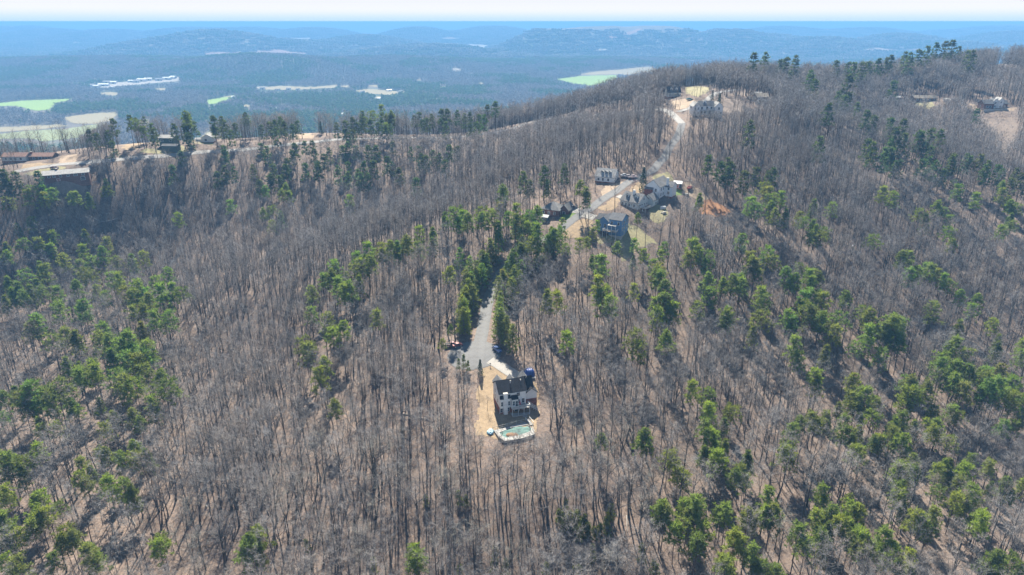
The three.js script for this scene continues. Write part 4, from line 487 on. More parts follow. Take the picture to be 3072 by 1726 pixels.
// ---------- pool, vehicles and small things about the houses ----------
{ // swimming pool: pale surround with the basin cut out, sagging cover, litter heap
  const mid = hit(1534, 1300), y = mid.y + 0.5, onPlane = ([px, py]) => { const d = ray(px, py), k = (y - CAM_Y) / d.y; return [d.x * k, d.z * k]; };
  const rim = Z1([[596, 1090], [905, 1010], [985, 1075], [1003, 1128], [860, 1172], [700, 1194], [640, 1150]]).map(onPlane), basin = Z1([[650, 1112], [770, 1062], [930, 1034], [968, 1070], [960, 1098], [840, 1140], [716, 1168], [676, 1140]]).map(onPlane);
  const t = thing('swimming_pool', 'neglected swimming pool with teal cover and white surround below the white house', 'pool', new THREE.Vector3(mid.x, y, mid.z));
  const loc = (p) => new THREE.Vector2(p[0] - mid.x, -(p[1] - mid.z)), sh = new THREE.Shape(rim.map(loc)); sh.holes.push(new THREE.Path(basin.map(loc)));
  part(t, 'surround', new THREE.ExtrudeGeometry(sh, { depth: 1.6, bevelEnabled: false }).rotateX(-Math.PI / 2).translate(0, -1.6, 0), std(0.42, 0.41, 0.39, 0.9, { map: TEX.asphalt }));
  const cov = new THREE.ShapeGeometry(new THREE.Shape(basin.map(loc)), 1).rotateX(-Math.PI / 2);
  { const xs = basin.map((p) => p[0] - mid.x), zs = basin.map((p) => p[1] - mid.z), pos = [], idx = [], N = 34, x0 = Math.min(...xs), x1 = Math.max(...xs), z0 = Math.min(...zs), z1 = Math.max(...zs), id = {}; const pt = (i, j) => { const k = i * 99 + j; if (id[k] === undefined) { const x = lerp(x0, x1, i / N), z = lerp(z0, z1, j / N); id[k] = pos.length / 3; pos.push(x, -0.45 + 0.5 * fbm(x * 0.7 + 3, z * 0.9, 3), z); } return id[k]; };
    for (let i = 0; i < N; i++) for (let j = 0; j < N; j++) { const x = lerp(x0, x1, (i + 0.5) / N) + mid.x, z = lerp(z0, z1, (j + 0.5) / N) + mid.z; if (!inside(x, z, basin)) continue; const a = pt(i, j), b = pt(i + 1, j), c = pt(i, j + 1), d = pt(i + 1, j + 1); idx.push(a, c, b, b, c, d); }
    const g = new THREE.BufferGeometry(); g.setAttribute('position', new THREE.Float32BufferAttribute(pos, 3)); g.setIndex(idx); g.computeVertexNormals(); part(t, 'cover', g, std(0.085, 0.17, 0.155, 0.85, { side: THREE.DoubleSide })); }
  const heap = new THREE.IcosahedronGeometry(1, 3), hp = heap.attributes.position; for (let i = 0; i < hp.count; i++) { const x = hp.getX(i), yy = hp.getY(i), z = hp.getZ(i), k = 0.7 + 0.6 * fbm(x * 2 + 9, z * 2 + yy, 3); hp.setXYZ(i, x * 1.9 * k, yy * 0.35 * k, z * 1.1 * k); } heap.computeVertexNormals(); const hc = onPlane(Z1([[775, 1135]])[0]);
  part(t, 'leaf_heap', heap.translate(hc[0] - mid.x, 0, hc[1] - mid.z), std(0.20, 0.12, 0.07, 1));
  shadows(t); openPolys.push(rim); openBox.push([Math.min(...rim.map((p) => p[0])), Math.max(...rim.map((p) => p[0])), Math.min(...rim.map((p) => p[1])), Math.max(...rim.map((p) => p[1]))]);
  const fence = (label, line, m) => { const f = thing('pool_fence', label, 'fence', new THREE.Vector3(mid.x, y, mid.z)); for (let i = 1; i < line.length; i++) { const a = line[i - 1], b = line[i], L = Math.hypot(b[0] - a[0], b[1] - a[1]), n = Math.max(1, Math.round(L / 1.8)), an = Math.atan2(-(b[1] - a[1]), b[0] - a[0]); for (const hgt of [0.35, 1.05]) part(f, 'rail', new THREE.BoxGeometry(L, 0.1, 0.05).rotateY(an).translate((a[0] + b[0]) / 2 - mid.x, hgt, (a[1] + b[1]) / 2 - mid.z), m); for (let k = 0; k < n; k++) part(f, 'post', new THREE.BoxGeometry(0.12, 1.6, 0.12).translate(lerp(a[0], b[0], k / n) - mid.x, 0.5, lerp(a[1], b[1], k / n) - mid.z), m); } shadows(f); };
  const grow = (p, k) => [mid.x + (p[0] - mid.x) * k, mid.z + (p[1] - mid.z) * k];
  fence('white rail fence along the lower side of the pool', [rim[2], rim[3], rim[4], rim[5], rim[6]].map((p) => grow(p, 0.97)), M.trim); fence('weathered rail fence along the upper side of the pool', [rim[0], rim[1]].map((p) => grow(p, 1.05)), M.greyWood);
  const ladder = thing('garden_stair', 'grey timber steps at the right end of the pool', 'stairs', new THREE.Vector3(rim[1][0] + 1.2, y + 0.2, rim[1][1] - 0.6), 0.4); for (let k = 0; k < 7; k++) part(ladder, 'step', bx(-0.6, 0.6, -0.1 - k * 0.03, 0.02 - k * 0.03, k * 0.5 - 1, k * 0.5 - 0.65), M.greyWood); for (const s of [-0.66, 0.66]) part(ladder, 'railing', [bx(s - 0.04, s + 0.04, 0.75, 0.85, -1, 2.4), bx(s - 0.04, s + 0.04, -0.4, 0.749, -1, -0.9), bx(s - 0.04, s + 0.04, -0.4, 0.749, 2.3, 2.4)], M.trim); shadows(ladder);
  const lid = hit(...Z1([[565, 1112]])[0]), k = thing('tarp', 'crumpled pale blue tarp at the left corner of the pool', 'tarp', lid); const g = new THREE.IcosahedronGeometry(1, 3), gp = g.attributes.position; for (let i = 0; i < gp.count; i++) { const x = gp.getX(i), yy = gp.getY(i), z = gp.getZ(i), q = 0.7 + 0.7 * fbm(x * 3 + 2, z * 3 + yy * 2, 3); gp.setXYZ(i, x * 1.1 * q, yy * 0.6 * q + 0.2, z * 1.3 * q); } g.computeVertexNormals(); part(k, 'cloth', g, std(0.25, 0.42, 0.5, 0.5)); part(k, 'weight', bx(-0.3, 0.3, 0.75, 0.95, -0.1, 0.15), M.concrete); shadows(k);
}
{ // blue tarpaulin dome by the garage
  const p = hit(...Z1([[945, 545]])[0]), t = thing('covered_frame', 'deep blue tarpaulin stretched over hoops with pale streaks, behind the white house', 'tarp', p, 0.25);
  const R = 2.1, L = 4.2, n = 22, m = 14, pos = [], idx = []; for (let i = 0; i <= n; i++) for (let j = 0; j <= m; j++) { const u = i / n, a = j / m * Math.PI, end = Math.sqrt(Math.max(0.05, 1 - Math.pow(Math.abs(2 * u - 1), 3.2))), w = R * (0.94 + 0.05 * Math.cos(u * 14 * Math.PI) + 0.06 * (fbm(u * 9, a * 2, 2) - 0.5)) * end; pos.push((u - 0.5) * L, Math.sin(a) * w * 1.25, -Math.cos(a) * w * 1.05); if (i < n && j < m) { const k = i * (m + 1) + j; idx.push(k, k + 1, k + m + 1, k + 1, k + m + 2, k + m + 1); } }
  const g = new THREE.BufferGeometry(); g.setAttribute('position', new THREE.Float32BufferAttribute(pos, 3)); g.setIndex(idx); g.computeVertexNormals(); part(t, 'tarpaulin', g, std(0.014, 0.05, 0.22, 0.38, { side: THREE.DoubleSide }));
  for (let k = 0; k < 5; k++) { const c = new THREE.TorusGeometry(R * 1.02, 0.06, 5, 24, Math.PI * 0.45); c.rotateY(Math.PI / 2); c.scale(1, 1.27, 1.06); c.rotateX(0); part(t, 'strap', c.translate(-1.3 + k * 0.62, 0.03, 0), std(0.5, 0.62, 0.8, 0.5)); }
  for (let k = 0; k < 6; k++) part(t, 'peg_board', bx(-1.9 + k * 0.62, -1.4 + k * 0.62, -0.1, 0.3, 2.35, 2.5), M.trim); shadows(t);
}
const tyreM = std(0.03, 0.03, 0.03, 0.9), lampM = std(0.7, 0.7, 0.7, 0.2), carGlass = new THREE.MeshPhysicalMaterial({ color: new THREE.Color(0.03, 0.04, 0.05), roughness: 0.06 });
function car(name, label, cat, pos, turn, color, o = {}) {
  const t = thing(name, label, cat, pos, turn, o.group), paint = new THREE.MeshPhysicalMaterial({ color: new THREE.Color(...color), roughness: 0.35, metalness: 0.2, clearcoat: 1, clearcoatRoughness: 0.08 }), L = o.len ?? 4.6, W = 1.82, hl = L / 2;
  const prof = o.pickup ? [[-hl, 0.5], [-hl, 1.02], [-0.25, 1.05], [-0.2, 1.78], [1.0, 1.78], [1.5, 1.12], [hl - 0.1, 1.02], [hl, 0.5]] : [[-hl, 0.45], [-hl + 0.05, 0.98], [-hl + 0.5, 1.05], [-hl + 1.05, 1.5], [0.5, 1.5], [1.2, 1.02], [hl - 0.1, 0.85], [hl, 0.45]];
  const b = new THREE.ExtrudeGeometry(new THREE.Shape(prof.map((p) => new THREE.Vector2(...p))), { depth: W - 0.16, bevelEnabled: true, bevelSize: 0.08, bevelThickness: 0.08, bevelSegments: 2 }); b.translate(0, 0, -(W - 0.16) / 2); part(t, 'body', b, paint);
  const g0 = o.pickup ? -0.15 : -hl + 0.75, g1 = o.pickup ? 0.95 : 0.55, gt = o.pickup ? 1.66 : 1.42, gb = o.pickup ? 1.2 : 1.08;
  for (const s of [-1, 1]) part(t, 'side_window', bx(g0 + 0.15, g1, gb, gt, s > 0 ? W / 2 + 0.002 : -W / 2 - 0.02, s > 0 ? W / 2 + 0.02 : -W / 2 - 0.002), carGlass);
  const [a0, a1] = o.pickup ? [prof[4], prof[5]] : [prof[4], prof[5]], ws = new THREE.BoxGeometry(Math.hypot(a1[0] - a0[0], a1[1] - a0[1]) * 0.85, 0.03, W - 0.3); ws.rotateZ(Math.atan2(a1[1] - a0[1], a1[0] - a0[0])); part(t, 'windscreen', ws.translate((a0[0] + a1[0]) / 2 + 0.05, (a0[1] + a1[1]) / 2 + 0.085, 0), carGlass);
  if (!o.pickup) { const r0 = prof[2], r1 = prof[3], rw = new THREE.BoxGeometry(Math.hypot(r1[0] - r0[0], r1[1] - r0[1]) * 0.8, 0.03, W - 0.35); rw.rotateZ(Math.atan2(r1[1] - r0[1], r1[0] - r0[0])); part(t, 'rear_window', rw.translate((r0[0] + r1[0]) / 2 - 0.06, (r0[1] + r1[1]) / 2 + 0.085, 0), carGlass); } else part(t, 'load_bed', bx(-hl + 0.1, -0.35, 1.1, 1.14, -W / 2 + 0.2, W / 2 - 0.2), tyreM);
  for (const x of [-hl + 0.85, hl - 0.85]) for (const z of [-W / 2 + 0.1, W / 2 - 0.1]) { const w = part(t, 'wheel', new THREE.CylinderGeometry(0.34, 0.34, 0.26, 16).rotateX(Math.PI / 2).translate(x, 0.34, z), tyreM); part(w, 'rim', new THREE.CylinderGeometry(0.2, 0.2, 0.28, 12).rotateX(Math.PI / 2).translate(x, 0.34, z), lampM); }
  for (const z of [-0.62, 0.62]) part(t, 'headlight', bx(hl + 0.06, hl + 0.1, 0.66, 0.8, z - 0.18, z + 0.18), lampM);
  shadows(t);
}
const on = (px, py, lift = 0.16) => hit(px, py).add(new THREE.Vector3(0, lift, 0));
car('parked_car', 'blue car parked on the right edge of the cul-de-sac', 'car', on(1492, 1054), -1.05, [0.03, 0.10, 0.32]);
car('parked_pickup', 'maroon pickup with pale bed at the left edge of the cul-de-sac', 'pickup', on(1354, 1040), 0.15, [0.10, 0.03, 0.035], { pickup: true, len: 5.2 });
car('parked_car', 'small red car nearest the asphalt left of the cul-de-sac', 'car', on(1372, 1041), 0.5, [0.24, 0.07, 0.07], { len: 3.9 });
car('parked_car', 'black car left of two by the brick house left of the lane', 'car', on(1702, 624), 0.2, [0.03, 0.03, 0.035]); car('parked_car', 'dark grey car right of two by the brick house left of the lane', 'car', on(1718, 626), 0.1, [0.08, 0.08, 0.09]);
car('parked_car', 'white car left of three above the lane near the grey roofed cottage', 'car', on(1874, 530), 0.3, [0.75, 0.75, 0.75]); car('parked_car', 'silver car middle of three above the lane near the grey roofed cottage', 'car', on(1886, 533), -0.2, [0.5, 0.45, 0.46]); car('parked_pickup', 'pinkish white pickup right of three above the lane near the cottage', 'pickup', on(1897, 535), 0.2, [0.65, 0.5, 0.5], { pickup: true, len: 5.2 });
car('parked_car', 'teal green car on the tan lawn uphill of the big white house', 'car', on(...Z3([[868, 520]])[0]), 0.1, [0.05, 0.2, 0.2]);
car('parked_car', 'red car on the dirt track right of the houses', 'car', on(...Z2([[1880, 425]])[0]), 0.9, [0.4, 0.05, 0.05], { len: 4.0 }); car('parked_car', 'dark car at the left end of the brick ranch house roof line', 'car', on(...ZL([[525, 732]])[0]), 0.2, [0.1, 0.05, 0.05]);
car('parked_pickup', 'white pickup on the drive left of the far right house', 'pickup', on(...ZR([[1660, 830]])[0]), 0.05, [0.7, 0.7, 0.7], { pickup: true, len: 5.4 });
{ const p = on(...Z1([[562, 462]])[0], 0), t = thing('mailbox', 'dark mailbox on a post at the mouth of the drive', 'mailbox', p); part(t, 'post', bx(-0.08, 0.08, -0.3, 1.15, -0.08, 0.08), M.wood); const g = new THREE.CylinderGeometry(0.16, 0.16, 0.55, 14, 1, false, -Math.PI / 2, Math.PI).rotateX(-Math.PI / 2).rotateY(Math.PI / 2); part(t, 'box', g.translate(0, 1.32, 0), std(0.05, 0.05, 0.05, 0.4, { side: THREE.DoubleSide })); part(t, 'floor', bx(-0.28, 0.28, 1.152, 1.31, -0.16, 0.16), std(0.05, 0.05, 0.05, 0.4)); shadows(t); }
{ const p = on(...Z1([[836, 806]])[0], 0); p.set(poolHouse.position.x + 1.6, poolHouse.position.y + 2.6, 0); const c = Math.cos(0.29), s = Math.sin(0.29); p.set(poolHouse.position.x + 2.0 * c + 5.4 * s, poolHouse.position.y + 2.6, poolHouse.position.z - 2.0 * s + 5.4 * c); const t = thing('closed_parasol', 'closed red parasol standing on the rear deck of the white house', 'parasol', p); part(t, 'pole', new THREE.CylinderGeometry(0.03, 0.03, 2.5, 8).translate(0, 1.25, 0), M.trim); part(t, 'canopy', new THREE.ConeGeometry(0.24, 1.7, 12).translate(0, 1.75, 0), std(0.45, 0.03, 0.03, 0.8)); part(t, 'foot', new THREE.CylinderGeometry(0.25, 0.28, 0.12, 14).translate(0, 0.06, 0), M.slate); shadows(t);
  for (const [k, x, label] of [[0, 3.4, 'round table on the rear deck right of the red parasol']]) { const q = thing('deck_table', label, 'table', new THREE.Vector3(poolHouse.position.x + x * c + 5.2 * s, poolHouse.position.y + 2.6, poolHouse.position.z - x * s + 5.2 * c)); part(q, 'top', new THREE.CylinderGeometry(0.6, 0.6, 0.05, 20).translate(0, 0.73, 0), M.greyWood); for (let a = 0; a < 4; a++) part(q, 'leg', bx(-0.03, 0.03, 0, 0.704, -0.03, 0.03).translate(Math.cos(a * 1.571 + 0.8) * 0.42, 0, Math.sin(a * 1.571 + 0.8) * 0.42), M.slate); shadows(q); } }
// things lying behind the upper houses
[[[1590, 635], 'pale boat shaped cover on the grass behind the grey sided house', [0.6, 0.62, 0.62]], [[1600, 690], 'pile of pale planks on the grass below the grey sided house', [0.55, 0.5, 0.42]], [[1850, 490], 'heap of grey scrap beside the dirt track', [0.4, 0.38, 0.36]], [[915, 1158], 'pale sheet lying in the wood below the blue house', [0.75, 0.8, 0.85]]].forEach(([xy, label, c], i) => { const p = on(...Z2([xy])[0], 0), t = thing(['boat_cover', 'plank_pile', 'scrap_heap', 'ground_sheet'][i], label, ['cover', 'planks', 'scrap', 'sheet'][i], p, 0.4 * i); const r = rngOf(700 + i); for (let k = 0; k < 7; k++) part(t, 'board', new THREE.BoxGeometry(rr(1.6, 3, r), i === 0 ? 0.7 : 0.14, rr(0.25, 0.6, r)).rotateY((r() - 0.5) * (i === 2 ? 3 : 0.4)).translate((r() - 0.5) * 0.8, 0.12 + k * 0.13, (r() - 0.5) * 1.1), std(c[0] * rr(0.8, 1.1, r), c[1], c[2], 0.8)); shadows(t); });
// fallen and dead trunks
const deadM = std(0.36, 0.32, 0.28, 0.9), darkDead = std(0.10, 0.085, 0.075, 0.95);
function log(label, a, b, r0, m, liftB = 0.2) { const p = hit(...a), q = hit(...b), v = q.clone().sub(p), t = thing('fallen_log', label, 'log', p), r = rngOf(Math.round(a[0] * 7 + a[1])), g = new Geo(), w = [1, 1, 1], pts = []; for (let k = 0; k <= 6; k++) { const f = k / 6, x = p.x + v.x * f, z = p.z + v.z * f; pts.push([v.x * f + (r() - 0.5) * 0.25, ground(x, z) - p.y + r0 * 0.7 + liftB * f, v.z * f + (r() - 0.5) * 0.25, r0 * (1 - 0.6 * f)]); } g.limb(pts, 7, w); part(t, 'trunk', g.make(), m); const s = new Geo(); for (let k = 2; k < 6; k++) { const o = pts[k], a = r() * 6.28; s.limb([[o[0], o[1], o[2], r0 * 0.3], [o[0] + Math.cos(a) * 1.4, o[1] + rr(0.3, 1.2, r), o[2] + Math.sin(a) * 1.4, 0.02]], 4, w); } part(t, 'branch', s.make(), m); shadows(t); }
log('long pale fallen trunk left of the pool lawn', [1202, 1242], [1292, 1264], 0.24, deadM); log('pale fallen log at the bottom edge right of the young pines', [1826, 1696], [1812, 1724], 0.26, deadM); log('pale thin log across the wood below the young pines', [1818, 1686], [1868, 1688], 0.13, deadM);
log('dark fallen trunk across the lower left wood', [1000 * 0 + 448, 1418], [520, 1448], 0.26, darkDead); log('dark fallen stem near the bottom left edge', [450, 1602], [505, 1616], 0.2, darkDead); log('pale broken stem in the lower left wood', [383, 1545], [407, 1577], 0.2, deadM); log('dark fallen stem low in the left of centre wood', [892, 1620], [960, 1636], 0.18, darkDead); log('pale slanting log in the wood left of the lowest pool trees', [1318, 1484], [1324, 1456], 0.17, deadM); log('thin pale log in the wood below the long lawn', [1102, 1474], [1140, 1500], 0.14, deadM); log('pale dead trunk lying right of the young pines', [1880, 1548], [1882, 1600], 0.22, deadM); log('pale fallen logs below the brick ranch house', [272, 652], [300, 664], 0.3, deadM); log('grey fallen trunk under the brick ranch house', [296, 668], [352, 658], 0.35, std(0.34, 0.3, 0.28, 0.9));
// ---------- evergreens, each where the photograph has it (crown centres, photograph pixels) ----------
const S4 = 0.3983, pineAt = [], youngAt = [];
const add = (ox, oy, s, list, to = pineAt) => { for (let i = 0; i < list.length; i += 2) to.push([ox + list[i] * s, oy + list[i + 1] * s]); };
add(0, 500, S4, [30, 150, 60, 290, 200, 220, 130, 450, 230, 420, 330, 250, 545, 250, 660, 220, 800, 150, 640, 500, 40, 600, 170, 600, 300, 580, 400, 530, 390, 620, 60, 700, 300, 740, 330, 790, 480, 720, 640, 680, 690, 740, 600, 760, 820, 620, 860, 740, 770, 680, 990, 690, 1080, 700, 1265, 820, 200, 840, 280, 870, 140, 900, 60, 860, 230, 920, 320, 960, 90, 940, 30, 1000, 180, 1000, 440, 1000, 450, 1090, 580, 940, 600, 1040, 640, 1100, 640, 830, 690, 850, 730, 950, 790, 980, 850, 860, 900, 900, 880, 830, 950, 950, 1040, 930, 1080, 980, 1010, 1000, 1120, 1040, 1170, 890, 1230, 1010, 1270, 1040, 1300, 980, 1380, 980, 1090, 1110, 1270, 1140, 1170, 1210, 1010, 1150, 1060, 1200, 280, 1190, 230, 1220, 790, 1230, 560, 1270, 510, 1330, 390, 1330, 750, 1320, 820, 1370, 950, 1330, 900, 1390, 1000, 1420, 1110, 1400, 1300, 40, 1690, 60, 1640, 120, 1760, 60, 1960, 150, 2000, 200, 2100, 120, 2160, 180, 2130, 230, 2060, 340, 2110, 360, 1990, 370, 2050, 440, 1740, 300, 1340, 400, 2510, 860, 2450, 900, 2550, 950, 2520, 780, 2340, 1120, 2350, 980, 2470, 1170, 2500, 1250, 2300, 1350, 2550, 60, 2400, 60, 2150, 60, 2300, 20, 2050, 30]);
add(1024, 500, S4, [50, 100, 130, 80, 180, 40, 200, 110, 60, 260, 70, 290, 380, 30, 570, 140, 440, 90, 120, 700, 200, 680, 300, 640, 150, 760, 100, 800, 130, 850, 300, 690, 220, 760, 370, 640, 420, 590, 470, 590, 500, 610, 590, 500, 690, 490, 680, 560, 580, 610, 780, 370, 840, 380, 900, 320, 920, 390, 950, 440, 870, 440, 1070, 370, 1060, 430, 1130, 390, 1190, 310, 1220, 220, 1180, 440, 1260, 400, 1310, 390, 1340, 440, 1280, 520, 1220, 560, 1150, 590, 1180, 640, 1240, 650, 1100, 670, 1080, 640, 1140, 700, 1200, 700, 1420, 390, 1450, 450, 1480, 380, 1400, 470, 890, 620, 1480, 530, 1430, 590, 1350, 600, 1310, 680, 1050, 780, 990, 820, 1080, 860, 1020, 870, 920, 930, 970, 960, 900, 1000, 980, 1030, 1000, 1080, 950, 1100, 1220, 830, 1190, 900, 1280, 850, 1140, 960, 1130, 1020, 1100, 1050, 1160, 1130, 1200, 1100, 1240, 1150, 1180, 1220, 1150, 1270, 1200, 1270, 1290, 1210, 820, 840, 830, 1240, 760, 1340, 1580, 470, 1600, 530, 1690, 630, 1800, 590, 1850, 580, 1900, 500, 1930, 470, 1890, 690, 1920, 750, 1950, 790, 2080, 630, 2200, 620, 2200, 690, 2280, 670, 2430, 620, 2400, 700, 2350, 750, 2380, 680, 2400, 790, 2380, 850, 2400, 900, 2430, 960, 2370, 1040, 2430, 1030, 2470, 1070, 2400, 1100, 2380, 1140, 1920, 950, 1950, 1000, 2000, 960, 2020, 1060, 2190, 980, 1550, 960, 1630, 1000, 1690, 1360, 2200, 1320, 2230, 1390, 2450, 1340, 2500, 1090, 1370, 120, 1530, 90, 1420, 150, 1680, 50, 1900, 130, 1940, 110, 1850, 190, 1800, 180, 30, 1000, 70, 960, 20, 1250, 20, 870, 280, 1190, 2230, 400]);
add(2048, 300, S4, [1250, 20, 1310, 80, 1100, 130, 1370, 170, 1440, 170, 500, 250, 1570, 190, 1560, 240, 1610, 310, 1650, 230, 1670, 340, 1770, 310, 1800, 330, 1820, 370, 1930, 310, 1860, 400, 1400, 360, 1420, 410, 1440, 430, 1560, 370, 1560, 420, 1570, 470, 1630, 500, 1520, 450, 1600, 520, 1030, 370, 340, 510, 360, 560, 330, 600, 280, 560, 200, 510, 470, 600, 560, 560, 640, 610, 670, 600, 620, 680, 650, 720, 680, 770, 660, 840, 730, 780, 780, 850, 680, 900, 520, 800, 540, 840, 990, 780, 1120, 830, 880, 880, 920, 940, 980, 930, 1000, 970, 1060, 1020, 1040, 1050, 1500, 750, 1580, 750, 1780, 880, 1840, 890, 1920, 830, 1950, 860, 2000, 910, 2040, 460, 2020, 490, 1960, 570, 1900, 530, 1800, 500, 1850, 490, 2130, 470, 2160, 490, 2240, 490, 2300, 520, 2280, 560, 2380, 540, 2400, 580, 2510, 580, 2480, 640, 2410, 670, 2550, 650, 2080, 680, 2040, 650, 2190, 790, 2400, 750, 2440, 780, 2460, 820, 2510, 830, 2480, 880, 2470, 960, 2400, 1000, 2000, 1020, 2020, 1110, 1690, 1230, 1640, 1220, 1760, 1310, 1720, 1320, 1830, 1290, 1860, 1340, 1900, 1360, 1950, 1400, 2000, 1410, 100, 1060, 80, 1120, 130, 1130, 170, 1200, 180, 1260, 40, 1240, 440, 1100, 500, 1200, 480, 1220, 540, 1290, 510, 1260, 560, 1360, 640, 1170, 660, 1240, 640, 1260, 820, 1340, 770, 1350, 880, 1290, 980, 1340, 1010, 1370, 940, 1380, 840, 1390, 180, 1390, 370, 1400, 440, 1360, 290, 1420, 480, 1400, 1440, 1080, 950, 1430]);
add(2048, 800, S4, [190, 130, 370, 160, 300, 170, 430, 130, 440, 190, 610, 250, 590, 280, 110, 330, 340, 340, 340, 380, 200, 230, 530, 480, 600, 420, 790, 390, 830, 420, 950, 230, 900, 240, 1020, 240, 880, 270, 1060, 270, 930, 340, 960, 380, 1040, 400, 1050, 440, 1130, 450, 1190, 420, 1140, 520, 1220, 260, 1080, 620, 820, 660, 850, 750, 1370, 370, 1400, 420, 1460, 460, 1400, 510, 1540, 460, 1600, 440, 1580, 500, 1520, 510, 1560, 540, 1600, 570, 1640, 600, 1640, 490, 1380, 570, 1500, 670, 1310, 630, 2080, 250, 2180, 340, 2210, 280, 2090, 440, 2330, 450, 2380, 540, 2380, 600, 1880, 340, 1990, 650, 2050, 650, 2130, 680, 1960, 720, 2030, 740, 1940, 790, 2050, 820, 1950, 850, 2060, 880, 2020, 900, 2130, 830, 2200, 840, 2270, 830, 2290, 900, 2350, 880, 2240, 970, 2300, 950, 2360, 960, 2430, 960, 2480, 1000, 2540, 1030, 2380, 830, 2470, 880, 2100, 1000, 2550, 650, 2540, 740, 1680, 900, 1720, 920, 1700, 970, 1740, 990, 1840, 960, 1670, 1070, 990, 840, 1020, 850, 1280, 900, 1280, 1010, 1250, 1040, 1380, 990, 1350, 1080, 1390, 1110, 1450, 1050, 1180, 1050, 1310, 1020, 1420, 1150, 1600, 1170, 1560, 1200, 1660, 1150, 1580, 1270, 1640, 1210, 1750, 1190, 1830, 1210, 1900, 1090, 1870, 1120, 1930, 1260, 1900, 1240, 2040, 1100, 2010, 1110, 2080, 1150, 1980, 1340, 2430, 1200, 2510, 1200, 2560, 1120, 2400, 1230, 60, 980, 190, 990, 200, 1100, 180, 1140, 310, 1170, 350, 1050, 370, 1110, 170, 1270, 190, 1320, 230, 1340, 160, 1380, 240, 1400, 320, 1330, 800, 1400, 770, 1420, 490, 1420, 1000, 1200, 960, 1190, 1080, 1180, 1060, 1220, 1090, 1120, 1210, 1230, 1200, 1280, 1330, 1220, 1460, 1310, 1440, 1340, 1500, 1330, 1350, 1400, 1310, 1420, 1660, 1350, 1690, 1400, 870, 1200, 830, 1230]);
add(0, 1000, S4, [800, 110, 830, 160, 980, 120, 900, 150, 960, 220, 1050, 220, 1100, 200, 1100, 290, 500, 210, 590, 250, 590, 310, 620, 380, 720, 320, 740, 350, 900, 370, 940, 410, 1030, 430, 1230, 370, 1280, 450, 740, 510, 110, 430, 220, 430, 270, 440, 160, 500, 240, 520, 300, 560, 180, 570, 260, 600, 30, 520, 380, 470, 430, 460, 540, 570, 580, 600, 430, 600, 430, 720, 290, 700, 320, 740, 40, 660, 850, 660, 800, 720, 1000, 650, 1050, 700, 1150, 580, 1170, 610, 1050, 850, 1010, 880, 1100, 900, 1000, 950, 1060, 960, 760, 910, 800, 940, 310, 930, 120, 970, 80, 1010, 160, 1040, 200, 1000, 60, 1070, 20, 960, 620, 1040, 680, 1030, 600, 1110, 640, 1130, 910, 960, 930, 1170, 990, 1180, 830, 1200, 870, 1220, 40, 1230, 60, 1260, 260, 1250, 300, 1270, 290, 1370, 350, 1390, 30, 1430, 2290, 110, 2310, 140, 2440, 270, 2400, 330, 2500, 30, 2530, 580, 430, 1340]);
add(0, 1300, 0.295, [50, 960, 130, 1010, 200, 1060, 60, 1080, 390, 950, 340, 1020, 700, 1050, 670, 1130, 750, 1120, 920, 1240, 900, 1310, 980, 1300, 1650, 1120, 1630, 1170, 60, 1330, 180, 1360, 100, 1410, 540, 1300, 2560, 1090, 2540, 1180, 2510, 1220]);
add(760, 1300, 0.295, [50, 1060, 40, 1150, 1640, 1170, 1620, 1230, 1650, 1290]);
add(760, 1300, 0.295, [545, 1160, 1220, 1370, 2100, 1390, 2440, 1380, 2460, 1270, 1750, 680, 2090, 670, 2160, 680, 2560, 1420], youngAt);
add(1520, 1300, 0.295, [530, 830, 600, 800, 640, 870, 690, 900, 730, 870, 760, 950, 800, 920, 820, 980, 590, 960, 620, 930, 740, 1040, 890, 1010, 950, 980, 560, 880, 670, 950, 710, 830, 1030, 890, 1020, 960, 1060, 820, 870, 1260, 1380, 1260, 700, 1410, 730, 1400, 400, 1420, 1520, 1420, 1490, 1350], youngAt);
add(1520, 1300, 0.295, [1400, 90, 1370, 140, 1680, 220, 1640, 270, 1700, 250, 2020, 80, 2050, 40, 2100, 90, 2000, 170, 2130, 210, 2150, 280, 2180, 330, 2240, 130, 2220, 80, 1800, 470, 1750, 420, 1830, 500, 1880, 700, 1820, 760, 1940, 800, 1900, 820, 1840, 860, 1780, 960, 1720, 1010, 1960, 1060, 2010, 1020, 1930, 1100, 1580, 830, 1600, 870, 2190, 820, 2150, 870, 2230, 880, 2380, 420, 2330, 490, 2420, 500, 2470, 810, 2450, 880, 2540, 850, 2310, 1170, 2360, 1150, 2220, 1300, 2210, 1370, 2500, 1290, 2540, 1340, 2480, 1270, 960, 100, 2460, 210, 2470, 270]);
